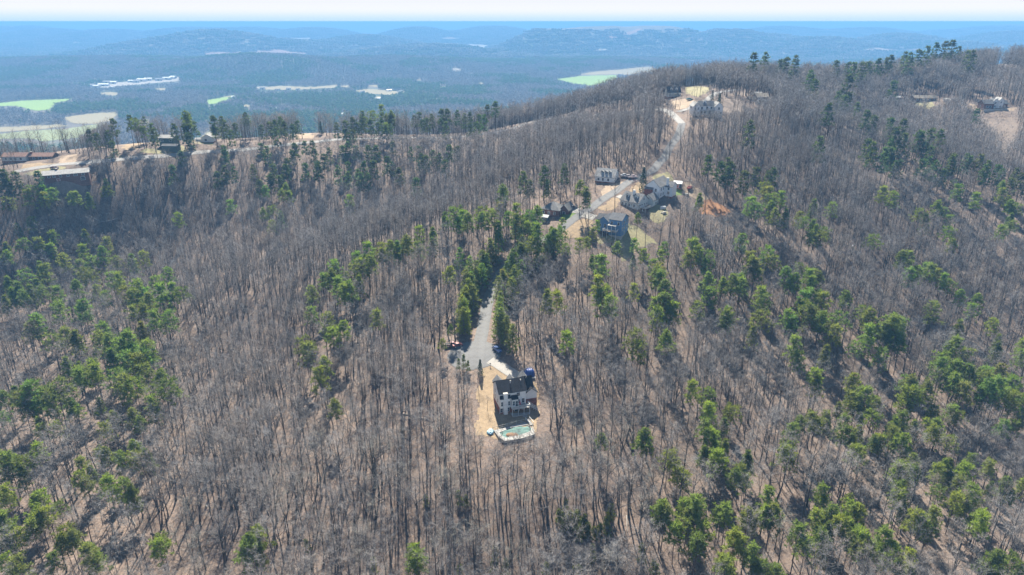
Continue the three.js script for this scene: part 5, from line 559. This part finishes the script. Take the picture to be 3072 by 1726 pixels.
add(2280, 1300, 0.3075, [270, 200, 300, 260, 850, 30, 800, 60, 1150, 80, 1180, 130, 980, 200, 960, 180, 1340, 40, 1430, 130, 1400, 190, 1380, 310, 1480, 290, 1520, 340, 1340, 340, 1470, 450, 1360, 560, 1360, 630, 1410, 720, 1690, 30, 1820, 110, 1850, 280, 1800, 290, 1950, 340, 2000, 390, 1880, 400, 1740, 380, 1930, 470, 2060, 260, 2240, 330, 2230, 390, 1730, 600, 1900, 680, 2050, 590, 2100, 640, 2000, 650, 2260, 510, 2380, 550, 2420, 640, 2090, 820, 2150, 850, 2150, 950, 600, 650, 600, 700, 620, 820, 700, 830, 520, 900, 560, 960, 680, 920, 740, 960, 600, 1050, 620, 1150, 360, 1050, 340, 1020, 450, 1080, 870, 700, 910, 750, 940, 810, 50, 690, 120, 810, 100, 860, 30, 820, 880, 1040, 950, 1010, 1000, 1060, 1020, 1150, 1150, 1070, 1200, 1100, 1180, 1200, 1270, 1180, 1260, 1250, 1420, 1280, 1380, 1320, 1470, 1330, 1520, 850, 1560, 900, 1690, 820, 1660, 870, 1630, 950, 2200, 1330, 2300, 1290, 2280, 1350, 2450, 1270, 2540, 1300, 30, 1300, 160, 1380, 2560, 590, 830, 960]);
add(0, 280, 0.3106, [1320, 320, 1250, 310, 1100, 350, 1600, 350, 1790, 250, 1840, 300, 1810, 380, 2070, 320, 2240, 190, 2380, 270, 2230, 430, 1040, 440, 1480, 420, 1680, 400, 1830, 490, 1680, 750, 1760, 650, 2160, 560, 2170, 640, 2200, 760, 2140, 780, 2520, 540, 2540, 900, 700, 1010, 740, 1050, 840, 1000, 300, 950, 420, 940, 250, 980, 80, 900, 40, 860, 150, 830, 370, 860, 90, 1050, 1040, 960, 500, 960, 1090, 520]);
add(700, 300, 0.3106, [1300, 150, 1370, 140, 1430, 170, 1250, 180, 1480, 200, 1530, 220, 1440, 260, 1520, 300, 1330, 280, 1470, 310, 1680, 190, 1750, 190, 1800, 170, 1920, 200, 2010, 180, 2070, 180, 2010, 240, 2050, 290, 2160, 170, 2230, 200, 2290, 190, 2400, 120, 2460, 130, 2530, 110, 2370, 190, 2420, 220, 2280, 310, 2350, 270, 1000, 290, 1080, 330, 1150, 340, 1110, 410, 1100, 480, 1190, 490, 930, 540, 960, 550, 1060, 500, 1310, 540, 1380, 540, 1360, 650, 1340, 660, 1480, 660, 1240, 670, 1280, 730, 1240, 790, 1330, 790, 560, 540, 540, 570, 600, 520, 690, 480, 760, 480, 780, 560, 680, 680, 820, 650, 870, 630, 520, 660, 1110, 650, 260, 470, 410, 350, 570, 330, 590, 350, 330, 530, 350, 780, 480, 780, 250, 810, 290, 850, 500, 900, 540, 920, 190, 700, 1540, 450, 1720, 520, 1790, 500, 1860, 600, 1930, 580, 1990, 600, 2080, 540, 2110, 560, 2040, 640, 1810, 620, 2170, 500, 1620, 760, 1780, 830, 1010, 730]);
add(1536, 40, 0.5963, [1275, 245, 1350, 265, 1380, 260, 1425, 262, 1695, 280, 1635, 268, 1790, 275, 1845, 280, 1900, 260, 1880, 270, 1975, 240, 2000, 250, 2045, 220, 2090, 215, 2125, 200, 2180, 195, 2205, 195, 2250, 205, 2290, 220, 2310, 240, 2490, 185, 2520, 180, 2550, 175, 2570, 200, 2540, 215, 2560, 230, 1080, 260, 1020, 270, 920, 270, 960, 270, 1210, 260, 1950, 350, 1990, 360, 2080, 350, 2140, 390, 2100, 390, 1500, 340, 1520, 370, 1640, 440, 1690, 440, 1720, 300, 1760, 285, 2000, 330]);
add(2500, 100, 0.2626, [760, 560, 740, 620, 680, 620, 1090, 580, 1200, 620, 1280, 620, 1000, 650, 130, 790, 50, 780, 150, 650, 1640, 970, 1590, 640, 1780, 640, 1700, 690, 1900, 640, 960, 1220, 1200, 1250, 1120, 1180]);
{ const r = rngOf(881); for (let n = 0; n < 60; n++) { const x = rr(250, 1320, r); if ((x > 470 && x < 545) || (x > 590 && x < 655) || (x > 900 && x < 1010)) continue; pineAt.push([x, (x < 330 ? 405 : x < 1150 ? 372 : 352) + rr(0, 26, r)]); } }
const thin = (list, d) => { const out = []; for (const p of list) if (!out.some((q) => Math.abs(q[0] - p[0]) < d && Math.abs(q[1] - p[1]) < d)) out.push(p); return out; };
const nearHouse = (x, z) => footprints.some((f) => (x - f[0]) ** 2 + (z - f[1]) ** 2 < (f[2] - 3) ** 2);
// trees stay low before roads and houses, where the photograph shows them topped, young or felled
const kept = [];
for (const { line, w } of roads) line.forEach((p, i) => { if (i % 2) return; const q = project(p.x, p.y, p.z); if (q && !(q[0] > 1470 && q[0] < 1690 && q[1] > 700 && q[1] < 850)) kept.push([q[0], q[1], q[2], (w + (q[1] < 520 && q[0] > 1880 ? -1.6 : 1)) * FPX / q[2], q[1] < 520 && q[0] > 1880 ? 0.55 : 0.86]); });
for (const f of footprints) { const y = ground(f[0], f[1]), q = project(f[0], y + 1, f[1]); if (q && q[2] < 900) kept.push([q[0], q[1], q[2], f[2] * 0.85 * FPX / q[2], 0.93]); }
for (const p of openPolys) for (const [x, z] of p) { const q = project(x, ground(x, z), z); if (q && q[2] < 700) kept.push([q[0], q[1] - 4, q[2], 10, 0.92]); }
for (const p of openPolys) { const xs = p.map((q) => q[0]), zs = p.map((q) => q[1]), x1 = Math.max(...xs), z1 = Math.max(...zs); if (z1 < -480) continue; for (let x = Math.min(...xs); x < x1; x += 5) for (let z = Math.min(...zs); z < z1; z += 5) { if (!inside(x, z, p)) continue; const q = project(x, ground(x, z), z); if (q) kept.push([q[0], q[1] - 3, q[2], 8, 0.9]); } }
kept.sort((a, b) => a[0] - b[0]);
function lopped(x, y, z, H, r) {   // share of its height that a tree may keep, or 0
  const b = project(x, y, z), t = project(x, y + H, z), wide = 2.2 * FPX / b[2]; let k = 1;
  for (const q of kept) { if (q[0] < b[0] - wide - q[3]) continue; if (q[0] - 160 > b[0] + wide) break; if (Math.abs(q[0] - b[0]) > wide + q[3] || q[2] < b[2] + 1 || q[2] > b[2] + 110) continue; if (q[1] > t[1] && q[1] < b[1] && r < (q[1] > 1015 && q[1] < 1110 && q[0] > 1360 && q[0] < 1500 ? 1.1 : q[4])) k = Math.min(k, (b[1] - q[1]) / (b[1] - t[1])); }
  return k;
}
const woodTint = () => { const v = rr(0.68, 1.34), w = rnd() < 0.12 ? rr(0.08, 0.2) : rr(-0.05, 0.05); return new THREE.Color(v * (1 + w), v, v * (1 - w) * 1.02); };
const evergreens = [];
function pushOff(p, gap) { for (const { line, w } of roads.slice(0, 1)) { let b = null, m = 1e9; for (const q of line) { const e = (q.x - p.x) ** 2 + (q.z - p.z) ** 2; if (e < m) { m = e; b = q; } } const d = Math.sqrt(m) || 0.01, want = w + gap; if (d < want) { p.x = b.x + (p.x - b.x) / d * want; p.z = b.z + (p.z - b.z) / d * want; p.y = ground(p.x, p.z); } } }
for (const [px, py] of thin(pineAt, 11)) { const far = py < 560, lane = px > 1375 && px < 1560 && py > 690 && py < 1035, small = px > 1300 && px < 1375 && py > 960 && py < 1060, s = (small ? 0.5 : lane ? 0.86 : px > 1630 && px < 2010 && py > 640 && py < 810 ? 0.72 : py < 300 && px > 2000 ? 1.6 : py < 480 ? (px < 1500 && py > 340 ? 1.0 : 1.25) : py > 1200 ? 0.8 : px < 700 && py > 600 ? 1.18 : 1.04) * rr(1.02, 1.36), p = hit(px, py, 11.5 * s); if (nearHouse(p.x, p.z)) continue; if (lane && py > 985) continue; if (far && px > 1500 && lopped(p.x, p.y, p.z, 15 * s, 0.5) < 0.9) continue; if (lane) pushOff(p, 2.6); evergreens.push({ p, s, px, py, lane, k: Math.floor(rnd() * (lane ? 3 : 6)), turn: rnd() * 6.28, d: p.distanceTo(camera.position), far }); }
{ // the dense pine bands either side of the lane
  const line = roads[0].line, r = rngOf(4411); line.forEach((q, i) => { if (!i || i >= line.length - 1) return; const s = project(q.x, q.y, q.z), n = line[i + 1], dx = n.x - q.x, dz = n.z - q.z, L = Math.hypot(dx, dz); const put = (off) => { const x = q.x + dz / L * off + rr(-1, 1, r), z = q.z - dx / L * off + rr(-1, 1, r), p = new THREE.Vector3(x, ground(x, z), z), sc = rr(0.75, 1.12, r), c = project(x, p.y + 8 * sc, z); if (!nearHouse(x, z)) evergreens.push({ p, s: sc, px: c[0], py: c[1], lane: true, k: Math.floor(r() * 3), turn: r() * 6.28, d: p.distanceTo(camera.position), far: false }); };
    if (s[1] > 700 && s[1] < 935 && r() < 0.62) put(-rr(5.6, s[1] > 800 ? 13 : 17, r)); if (s[1] > 855 && s[1] < 985 && r() < 0.42) put(rr(5.2, 9.5, r)); if (s[1] > 700 && s[1] < 830 && r() < 0.3) put(rr(5.2, 10, r)); }); }
evergreens.sort((a, b) => a.d - b.d);
const tint = () => { const w = rnd(); return new THREE.Color(rr(0.78, 1.06) * (0.9 + 0.2 * w), rr(0.85, 1.12), rr(0.85, 1.3)); };
function tinted(m, n, f) { return Array.from({ length: n }, (_, i) => { const q = m.clone(); q.color.copy(f(i)); return q; }); }
const needleTints = tinted(needleMat, 6, (i) => new THREE.Color([0.8, 0.95, 1.1, 1.25, 1.0, 1.15][i], [0.85, 1, 1.05, 1.12, 0.9, 1.2][i], [0.9, 1.1, 0.9, 0.8, 1.2, 0.9][i])), woodTints = tinted(woodMat, 5, (i) => new THREE.Color([0.78, 0.95, 1.12, 1.0, 1.28][i], [0.78, 0.93, 1.12, 1.02, 1.26][i], [0.82, 0.95, 1.14, 0.95, 1.26][i]));
const ORD = ['first', 'second', 'third', 'fourth', 'fifth', 'sixth', 'seventh', 'eighth', 'ninth', 'tenth', 'eleventh', 'twelfth', 'thirteenth', 'fourteenth', 'fifteenth', 'sixteenth', 'seventeenth', 'eighteenth', 'nineteenth', 'twentieth'], TY = ['', '', 'twenty', 'thirty', 'forty'];
const ordinal = (i) => i < 20 ? ORD[i] : (i + 1) % 10 === 0 ? ['', '', 'twentieth', 'thirtieth', 'fortieth', 'fiftieth'][(i + 1) / 10] : TY[Math.floor((i + 1) / 10)] + '-' + ORD[i % 10];
function plantThing(name, kit, wood, leaf, t) { const o = new THREE.Group(); o.name = numbered(name); o.position.copy(t.p); o.rotation.y = t.turn; o.scale.setScalar(t.s); part(o, 'trunk', kit.trunk, wood); part(o, 'crown', kit.crown, leaf); scene.add(o); return o; }
const bandOf = (y) => y > 1590 ? 'along the bottom edge' : y > 1470 ? 'level with the young pines' : y > 1340 ? 'just below pool level' : y > 1220 ? 'level with the pool' : y > 1110 ? 'level with the white house' : y > 1000 ? 'level with the cul-de-sac' : y > 900 ? 'just above cul-de-sac level' : 'level with the narrow lane';
const sideOf = (x) => x < 480 ? 'far left woods' : x < 1100 ? 'left woods' : x < 1900 ? 'middle woods' : x < 2450 ? 'right woods' : 'far right woods';
const single = evergreens.slice(0, 300), rest = evergreens.slice(300), cells = new Map();
for (const t of single) { const k = bandOf(t.py) + ', ' + sideOf(t.px); (cells.get(k) ?? cells.set(k, []).get(k)).push(t); }
for (const [where, list] of cells) { list.sort((a, b) => a.px - b.px); list.forEach((t, i) => tag(plantThing('pine_tree', (t.lane ? LANE_PINE : PINE)[t.k], woodTints[t.k % 5], needleTints[Math.floor(rnd() * 6)], t), list.length === 1 ? 'only green pine ' + where : (i === list.length - 1 ? 'rightmost' : ordinal(i)) + (i === list.length - 1 ? '' : '-from-left') + ' green pine ' + where, 'pine tree', 'pines of the near woods')); }
{ // young pines
  const list = youngAt.map(([px, py]) => { const s = rr(0.8, 1.15); return { px, py, s, p: hit(px, py, 3 * s), turn: rnd() * 6, k: Math.floor(rnd() * 3) }; }).sort((a, b) => a.px - b.px), thick = list.filter((t) => t.px > 1660 && t.px < 1812 && t.py > 1520 && t.py < 1620), others = list.filter((t) => !thick.includes(t));
  thick.forEach((t, i) => tag(plantThing('young_pine', YOUNG[t.k], woodTints[1], needleTints[3], t), ordinal(i) + '-from-left young bright green pine in the thicket below the pool', 'young pine', 'young pines of the thicket'));
  others.forEach((t, i) => tag(plantThing('young_pine', YOUNG[t.k], woodTints[1], needleTints[3], t), ordinal(i) + '-from-left lone young pine low in the middle woods', 'young pine', 'scattered young pines'));
}
[[1931, 538, 1.05, 'dark pointed conifer beside the lane left of the tall white brick house'], [2158, 306, 0.95, 'dark pointed conifer at the right corner of the big white house'], [2138, 292, 0.8, 'slender dark conifer leaning left of the pointed one behind big white house'], [963, 384, 0.8, 'dark cone shaped conifer beside the dormered cottage'], [140 + 0 * 1, 0, 0, ''], [1441, 1102, 0.5, 'small dark magnolia shaped evergreen on the lawn left of the drive'], [494, 378, 0.85, 'dark pointed evergreen behind the dark green house']].forEach(([px, py, s, label]) => { if (!s) return; const p = hit(px, py, 6.5 * s), tall = label.startsWith('tallest'); tag(plantThing(tall ? 'pine_tree' : 'conifer', tall ? PINE[4] : CYPRESS, woodTints[0], needleTints[tall ? 1 : 0], { p, s, turn: px }), label, 'conifer'); });
{ // three tall pines that stand alone
  [[2098, 594, 1.15, 'lone tall pine standing on the orange clay bank'], [1640, 560, 1.0, 'tall pine at the left corner of the brick house by the lane']].forEach(([px, py, s, label]) => { const p = hit(px, py, 11 * s); tag(plantThing('pine_tree', PINE[4], woodTints[1], needleTints[1], { p, s, turn: 1 }), label, 'pine tree'); });
}
[[1376, 1098, 0.75, 'lower left'], [1392, 1092, 0.9, 'upper'], [1404, 1104, 0.7, 'right']].forEach(([px, py, s, w]) => tag(plantThing('evergreen_shrub', YOUNG[2], woodTints[1], needleTints[2], { p: hit(px, py, 3 * s), s, turn: px }), w + ' bright green shrub of three left of the tan front lawn', 'shrub'));
{ const red = woodMat.clone(), blossom = woodMat.clone(); red.color.setRGB(1.7, 0.85, 0.8); blossom.color.setRGB(3.2, 3.0, 3.0);
  [[1896, 585, 0.5, red, 'small reddish bare tree on the lawn left of the tall white brick house', 7], [136, 452, 1.0, red, 'reddish budding bare tree before the red roofed house at far left', 7], [172, 470, 0.55, blossom, 'white blossoming tree at the right end of the red roofed house', 7], [1574, 1165, 0.62, woodMat, 'dark bare yard tree right of the blue tarpaulin', 0], [1462, 1232, 0.5, woodMat, 'slim bare tree standing alone on the lawn left of the white house', 6], [1345, 860, 0.9, woodMat, 'bare tree at the left edge of the lane pines', 2]].forEach(([px, py, s, m, label, k]) => tag(plantThing('bare_tree', BARE[k], woodTints[0], m, { p: hit(px, py, 0), s, turn: px }), label, 'bare tree')); }
const tmpM = new THREE.Matrix4(), tmpQ = new THREE.Quaternion(), tmpV = new THREE.Vector3(), UPV = new THREE.Vector3(0, 1, 0);
function mass(name, label, kits, mat, list) {   // ONE object for what is past counting
  const root = new THREE.Group(); root.name = numbered(name); root.userData = { kind: 'stuff', label }; scene.add(root);
  kits.forEach((g, n) => { const mine = list.filter((t) => t.k === n); if (!mine.length) return; const im = new THREE.InstancedMesh(g, mat, mine.length); im.name = name + '_stand'; im.userData.kind = 'stuff'; im.castShadow = im.receiveShadow = true; mine.forEach((t, i) => { tmpQ.setFromAxisAngle(UPV, t.turn); if (t.lean) tmpQ.multiply(new THREE.Quaternion().setFromAxisAngle(tmpV.set(Math.cos(t.turn), 0, Math.sin(t.turn)), t.lean)); tmpM.compose(t.p, tmpQ, new THREE.Vector3(t.s * (t.w ?? 1), t.s, t.s * (t.w ?? 1))); im.setMatrixAt(i, tmpM); im.setColorAt(i, t.c); }); root.add(im); });
  return root;
}
mass('pine_wood', 'many more green pines over the middle and upper ridge', [...PINE, ...LANE_PINE].map((k) => k.all), needleMat, rest.filter((t) => !t.far).map((t) => ({ ...t, k: t.lane ? 6 + t.k : t.k, c: tint() })));
mass('pine_wood', 'small far pines along the ridge crests', PINE_FAR.map((k) => k.all), needleMat, rest.filter((t) => t.far).map((t) => ({ ...t, k: t.k % 3, c: tint().multiplyScalar(0.85) })));
[[561, 366, 1.75, 1, 'tallest broad pine on the left ridge, right of the dark green house'], [404, 378, 1.35, 5, 'broad spreading pine left of the dark green house'], [428, 392, 1.1, 2, 'lower pine beside the broad spreading one left of the dark green house'], [641, 380, 1.25, 4, 'bushy pine above the small white house on the left ridge'], [697, 340, 1.2, 1, 'pine rising over the bare trees right of the small white house'], [737, 362, 1.15, 5, 'round dark pine just left of the tiny white garden shed'], [1118, 352, 1.45, 5, 'left broad pine of the dark crest grove right of the cottages'], [1143, 346, 1.5, 3, 'middle tall pine of the dark crest grove right of the cottages'], [1172, 356, 1.4, 1, 'right pine of the dark crest grove right of the cottages'], [1158, 385, 1.2, 0, 'lowest dark pine of the crest grove right of the cottages'], [1092, 362, 1.2, 2, 'outermost left pine of the crest grove right of the cottages']].forEach(([px, py, s, k, label]) => { const p = hit(px, py, 11.5 * s); tag(plantThing('pine_tree', PINE[k], woodTints[0], needleTints[0], { p, s, turn: px }), label, 'pine tree'); });

// ---------- bare woods ----------
const scrub = [...scrubPolys.map((p) => p), ...[Z1([[560, 1195], [1010, 1140], [1100, 1250], [1050, 1420], [500, 1450], [480, 1280]]), [[1640, 1620], [1880, 1600], [1900, 1726], [1560, 1726]], [[1380, 1600], [1480, 1600], [1500, 1726], [1390, 1726]], Z2([[1080, 640], [1330, 660], [1540, 800], [1420, 840], [1150, 790]]), Z2([[830, 930], [1150, 930], [1160, 1010], [900, 1020]])].map(worldPoly)];
const evCells = new Map(); for (const t of evergreens) { const k = Math.floor(t.p.x / 4) * 65536 + Math.floor(t.p.z / 4); evCells.set(k, 1); }
const bare = [], bareFar = [], shrubs = [];
// how high the bare woods stand against the valley along the crests: their height falls off beyond it
const CREST = [[-200, 470], [60, 452], [225, 440], [262, 396], [330, 366], [430, 368], [560, 345], [850, 348], [1150, 340], [1371, 338], [1536, 314], [1673, 287], [1779, 255], [1852, 239], [1958, 208], [2085, 188], [2200, 184], [2350, 198], [2500, 193], [2600, 184], [2700, 168], [2860, 155], [3072, 143], [3400, 140]];
const crest = (x) => { let i = 1; while (i < CREST.length - 1 && CREST[i][0] < x) i++; const [a, b] = [CREST[i - 1], CREST[i]]; return lerp(a[1], b[1], clamp((x - a[0]) / (b[0] - a[0]), 0, 1)) + 44 * (vnoise(x / 26, 3.5) - 0.62); };
const C = 3.6;
for (let i = -Math.ceil(1000 / C); i <= Math.ceil(1000 / C); i++) for (let j = Math.floor(88 / C); j < Math.ceil(1080 / C); j++) {
  const h1 = hash2(i + 5000, j), h2 = hash2(i, j + 9000), x = (i + 0.5 + (h1 - 0.5) * 0.95) * C, z = -(j + 0.5 + (h2 - 0.5) * 0.95) * C, D = -z;
  if (Math.abs(x) > D * 0.80 + 30) continue;
  const y = ground(x, z); if (y < 45) continue;
  const q = project(x, y + 9, z); if (!q || q[0] < -140 || q[0] > 3212 || q[1] > 1930) continue;
  const dens = fbm(x / 45 + 40, z / 45, 3); if (hash2(i * 3 + 1, j * 7 + 2) > 0.70 + 0.75 * (dens - 0.35)) { if (D < 420 && hash2(j, i) < 0.9 && !isOpen(x, z)) shrubs.push({ p: new THREE.Vector3(x, y, z), s: rr(0.5, 1.1), turn: rnd() * 6.28, k: Math.floor(rnd() * 3), c: woodTint() }); continue; }
  if (isOpen(x, z)) continue;
  { const cx = Math.floor(x / 4), cz = Math.floor(z / 4); let n = 0; for (let a = -1; a < 2; a++) for (let b = -1; b < 2; b++) if (evCells.has((cx + a) * 65536 + cz + b)) n++; if (n && hash2(i, j) < (evCells.has(cx * 65536 + cz) ? 0.95 : 0.62)) continue; }
  if (D > 480 && !inSight(x, y + 17, z)) continue;
  if (scrub.some((s) => inside(x, z, s))) { if (D > 450) { shrubs.push({ p: new THREE.Vector3(x, y, z), s: rr(0.35, 0.8), turn: rnd() * 6.28, k: Math.floor(rnd() * 3), c: woodTint() }); continue; } shrubs.push({ p: new THREE.Vector3(x, y, z), s: rr(0.8, 1.5), turn: rnd() * 6.28, k: Math.floor(rnd() * 3), c: woodTint() }, { p: new THREE.Vector3(x + 2, ground(x + 2, z + 1.5), z + 1.5), s: rr(0.6, 1.3), turn: rnd() * 6.28, k: Math.floor(rnd() * 3), c: woodTint() }); continue; }
  const t = { p: new THREE.Vector3(x, y, z), s: (0.5 + 0.62 * Math.pow(rnd(), 0.75)) * (0.9 + 0.25 * dens), turn: rnd() * 6.28, lean: (rnd() - 0.5) * 0.12, c: woodTint(), q, d: Math.hypot(x, y - CAM_Y, z) };
  if (D > 485 && q[0] < 1180 && hash2(i * 5, j * 3) < 0.5) continue;
  if (D > 470) { const top = project(x, y + 16 * t.s, z), lim = crest(q[0]); if (top[1] < lim) { const b = project(x, y, z), k = (b[1] - lim) / (b[1] - top[1]); if (k < 0.42) continue; t.s *= k; } }
  const keep = lopped(x, y, z, 16 * t.s, hash2(i + 77, j + 31)); if (keep < 0.28) { if (keep > 0.08 && hash2(i + 7, j + 3) < 0.5) shrubs.push({ p: t.p, s: clamp(keep * 4, 0.35, 1), turn: t.turn, k: Math.floor(rnd() * 3), c: t.c }); continue; } t.s *= keep;
  if (D < 470) { t.k = Math.floor(rnd() * 8); bare.push(t); } else { t.k = Math.floor(rnd() * 4); t.s *= 1.05; bareFar.push(t); }
}
bare.sort((a, b) => a.d - b.d);
{
  const inFrame = (t) => t.q[0] > 10 && t.q[0] < 3062 && t.q[1] < 1716, near = [], other = []; for (const t of bare) (near.length < 300 && inFrame(t) ? near : other).push(t);
  const zone = (x) => x < 250 ? 'bottom left corner' : x < 480 ? 'lower left pines' : x < 800 ? 'lower left open slope' : x < 1010 ? 'slope left of centre' : x < 1240 ? 'left below pool' : x < 1440 ? 'just left below pool' : x < 1640 ? 'straight below pool' : x < 1830 ? 'under young pines' : x < 2050 ? 'right of young pines' : x < 2350 ? 'lower right pines' : x < 2700 ? 'lower right pine grove' : 'bottom right corner';
  const look = ['forked', 'tall straight', 'towering', 'high forked', 'slim', 'high crowned', 'small slender', 'wide crowned'], shade = ['dark', 'grey', 'pale'], groups = new Map();
  for (const t of near) { t.w = Math.floor(rnd() * 5); const key = [shade[t.w === 0 ? 0 : t.w === 4 ? 2 : 1], look[t.k], zone(t.q[0])].join('|'); (groups.get(key) ?? groups.set(key, []).get(key)).push(t); }
  for (const [key, list] of groups) { const [sh, lk, zn] = key.split('|'); list.sort((a, b) => a.q[0] - b.q[0]); list.forEach((t, i) => tag(plantThing('bare_tree', BARE[t.k], woodTints[t.w], woodTints[t.w], t), (list.length === 1 ? 'only ' : ordinal(i) + ' ') + sh + ' ' + lk + (list.length === 1 ? ' bare tree, bottom edge, ' : ' bare tree from left, bottom edge, ') + zn, 'bare tree', 'bare trees along the bottom edge')); }
  mass('bare_wood', 'grey leafless trees covering the slopes of the ridge', BARE.map((k) => k.all), woodMat, other);
  mass('bare_wood', 'grey leafless trees on the upper ridge and crests', BARE_FAR.map((k) => k.all), woodMat, bareFar);
  mass('brushwood', 'low grey brush and saplings between the trees', SHRUB.map((k) => k.all), woodMat, shrubs);
}
// ---------- the wooded valley ----------
{
  const bareG = [valleyTree(1, 16, 4.6, false), valleyTree(2, 18, 5, false), valleyTree(3, 14, 4.4, false)], pineG = [valleyTree(4, 17, 3.6, true), valleyTree(5, 19, 3.9, true), valleyTree(6, 15, 3.4, true)], groveB = [grove(1, false), grove(2, false)], groveP = [grove(3, true), grove(4, true)], vb = [], vp = [], gb = [], gp = [];
  const greenAt = (x, z) => { const a = fbm(x / 170 + 11, z / 170, 4), q = project(x, 10, z); let b = 0; if (q) { const e = (cx, cy, rx, ry) => Math.exp(-(((q[0] - cx) / rx) ** 2 + ((q[1] - cy) / ry) ** 2)); b = 0.22 * e(1080, 320, 420, 60) + 0.25 * e(250, 318, 160, 18) + 0.2 * e(60, 450, 120, 40) + 0.22 * e(740, 210, 180, 28) + 0.2 * e(600, 330, 200, 40) + 0.15 * e(1500, 190, 260, 14) + 0.15 * e(100, 170, 300, 10); } return a + b; };  // fourth spot: extra dark evergreens stand in for shade on the steep bluff
  const big = openPolys.map((p, i) => i).filter((i) => openBox[i][2] < -1300), inFields = (x, z) => big.some((i) => { const b = openBox[i]; return x > b[0] && x < b[1] && z > b[2] && z < b[3] && inside(x, z, openPolys[i]); });
  let n = 0; const G = 9.2;
  for (let j = Math.floor(820 / G); j < 4700 / G; j++) { const D = j * G, half = D * 0.79 + 40; for (let i = Math.floor(-half / G); i < half / G; i++) {
    const x = (i + hash2(i, j)) * G, z = -(j + hash2(j + 77, i)) * G, y = ground(x, z); if (y >= 45 && D < 1080) continue; if (hash2(i + 3, j + 5) < 0.12 + 0.25 * (fbm(x / 90, z / 90, 2) - 0.4)) continue;
    const q = project(x, y + 14, z); if (!q || q[0] < -30 || q[0] > 3102) continue; if (isOpen(x, z) || [25, 60, 100, 140].some((e) => inFields(x * (1 + e / D), z * (1 + e / D)))) continue; if (!inSight(x, y + 18, z)) continue;
    const g = greenAt(x, z) + 0.12 * (rnd() - 0.5) > 0.60, t = { p: new THREE.Vector3(x, y, z), s: rr(0.75, 1.2), w: rr(0.9, 1.25), turn: rnd() * 6.28, k: Math.floor(rnd() * 3), c: g ? tint() : woodTint() }; (g ? vp : vb).push(t); n++;
  } }
  const H = 52; for (let j = Math.floor(4650 / H); j < 15000 / H; j++) { const D = j * H, half = D * 0.78; for (let i = Math.floor(-half / H); i < half / H; i++) { const x = (i + hash2(i, j)) * H, z = -(j + hash2(j + 7, i)) * H, y = ground(x, z); if (isOpen(x, z)) continue; if (!inSight(x, y + 18, z)) continue; if (hash2(i + 1, j + 8) < 0.1 || y > 182) continue; const g = greenAt(x, z) + 0.1 * (rnd() - 0.5) > 0.57; (g ? gp : gb).push({ p: new THREE.Vector3(x, y, z), s: rr(0.8, 1.2), w: rr(1, 1.3), turn: rnd() * 6.28, k: Math.floor(rnd() * 2), c: g ? tint() : woodTint() }); } }
  mass('valley_wood', 'leafless woods of the valley floor', bareG, woodMat, vb); mass('valley_pines', 'dark evergreen woods of the valley floor', pineG, needleMat, vp); mass('far_wood', 'distant leafless woods of the plain', groveB, woodMat, gb); mass('far_pines', 'distant evergreen woods of the plain', groveP, woodMat, gp);
  console.log('valley', n, 'groves', gb.length + gp.length, 'bare', bare.length, bareFar.length, 'shrubs', shrubs.length, 'evergreen', evergreens.length);
}
renderer.render(scene, camera);
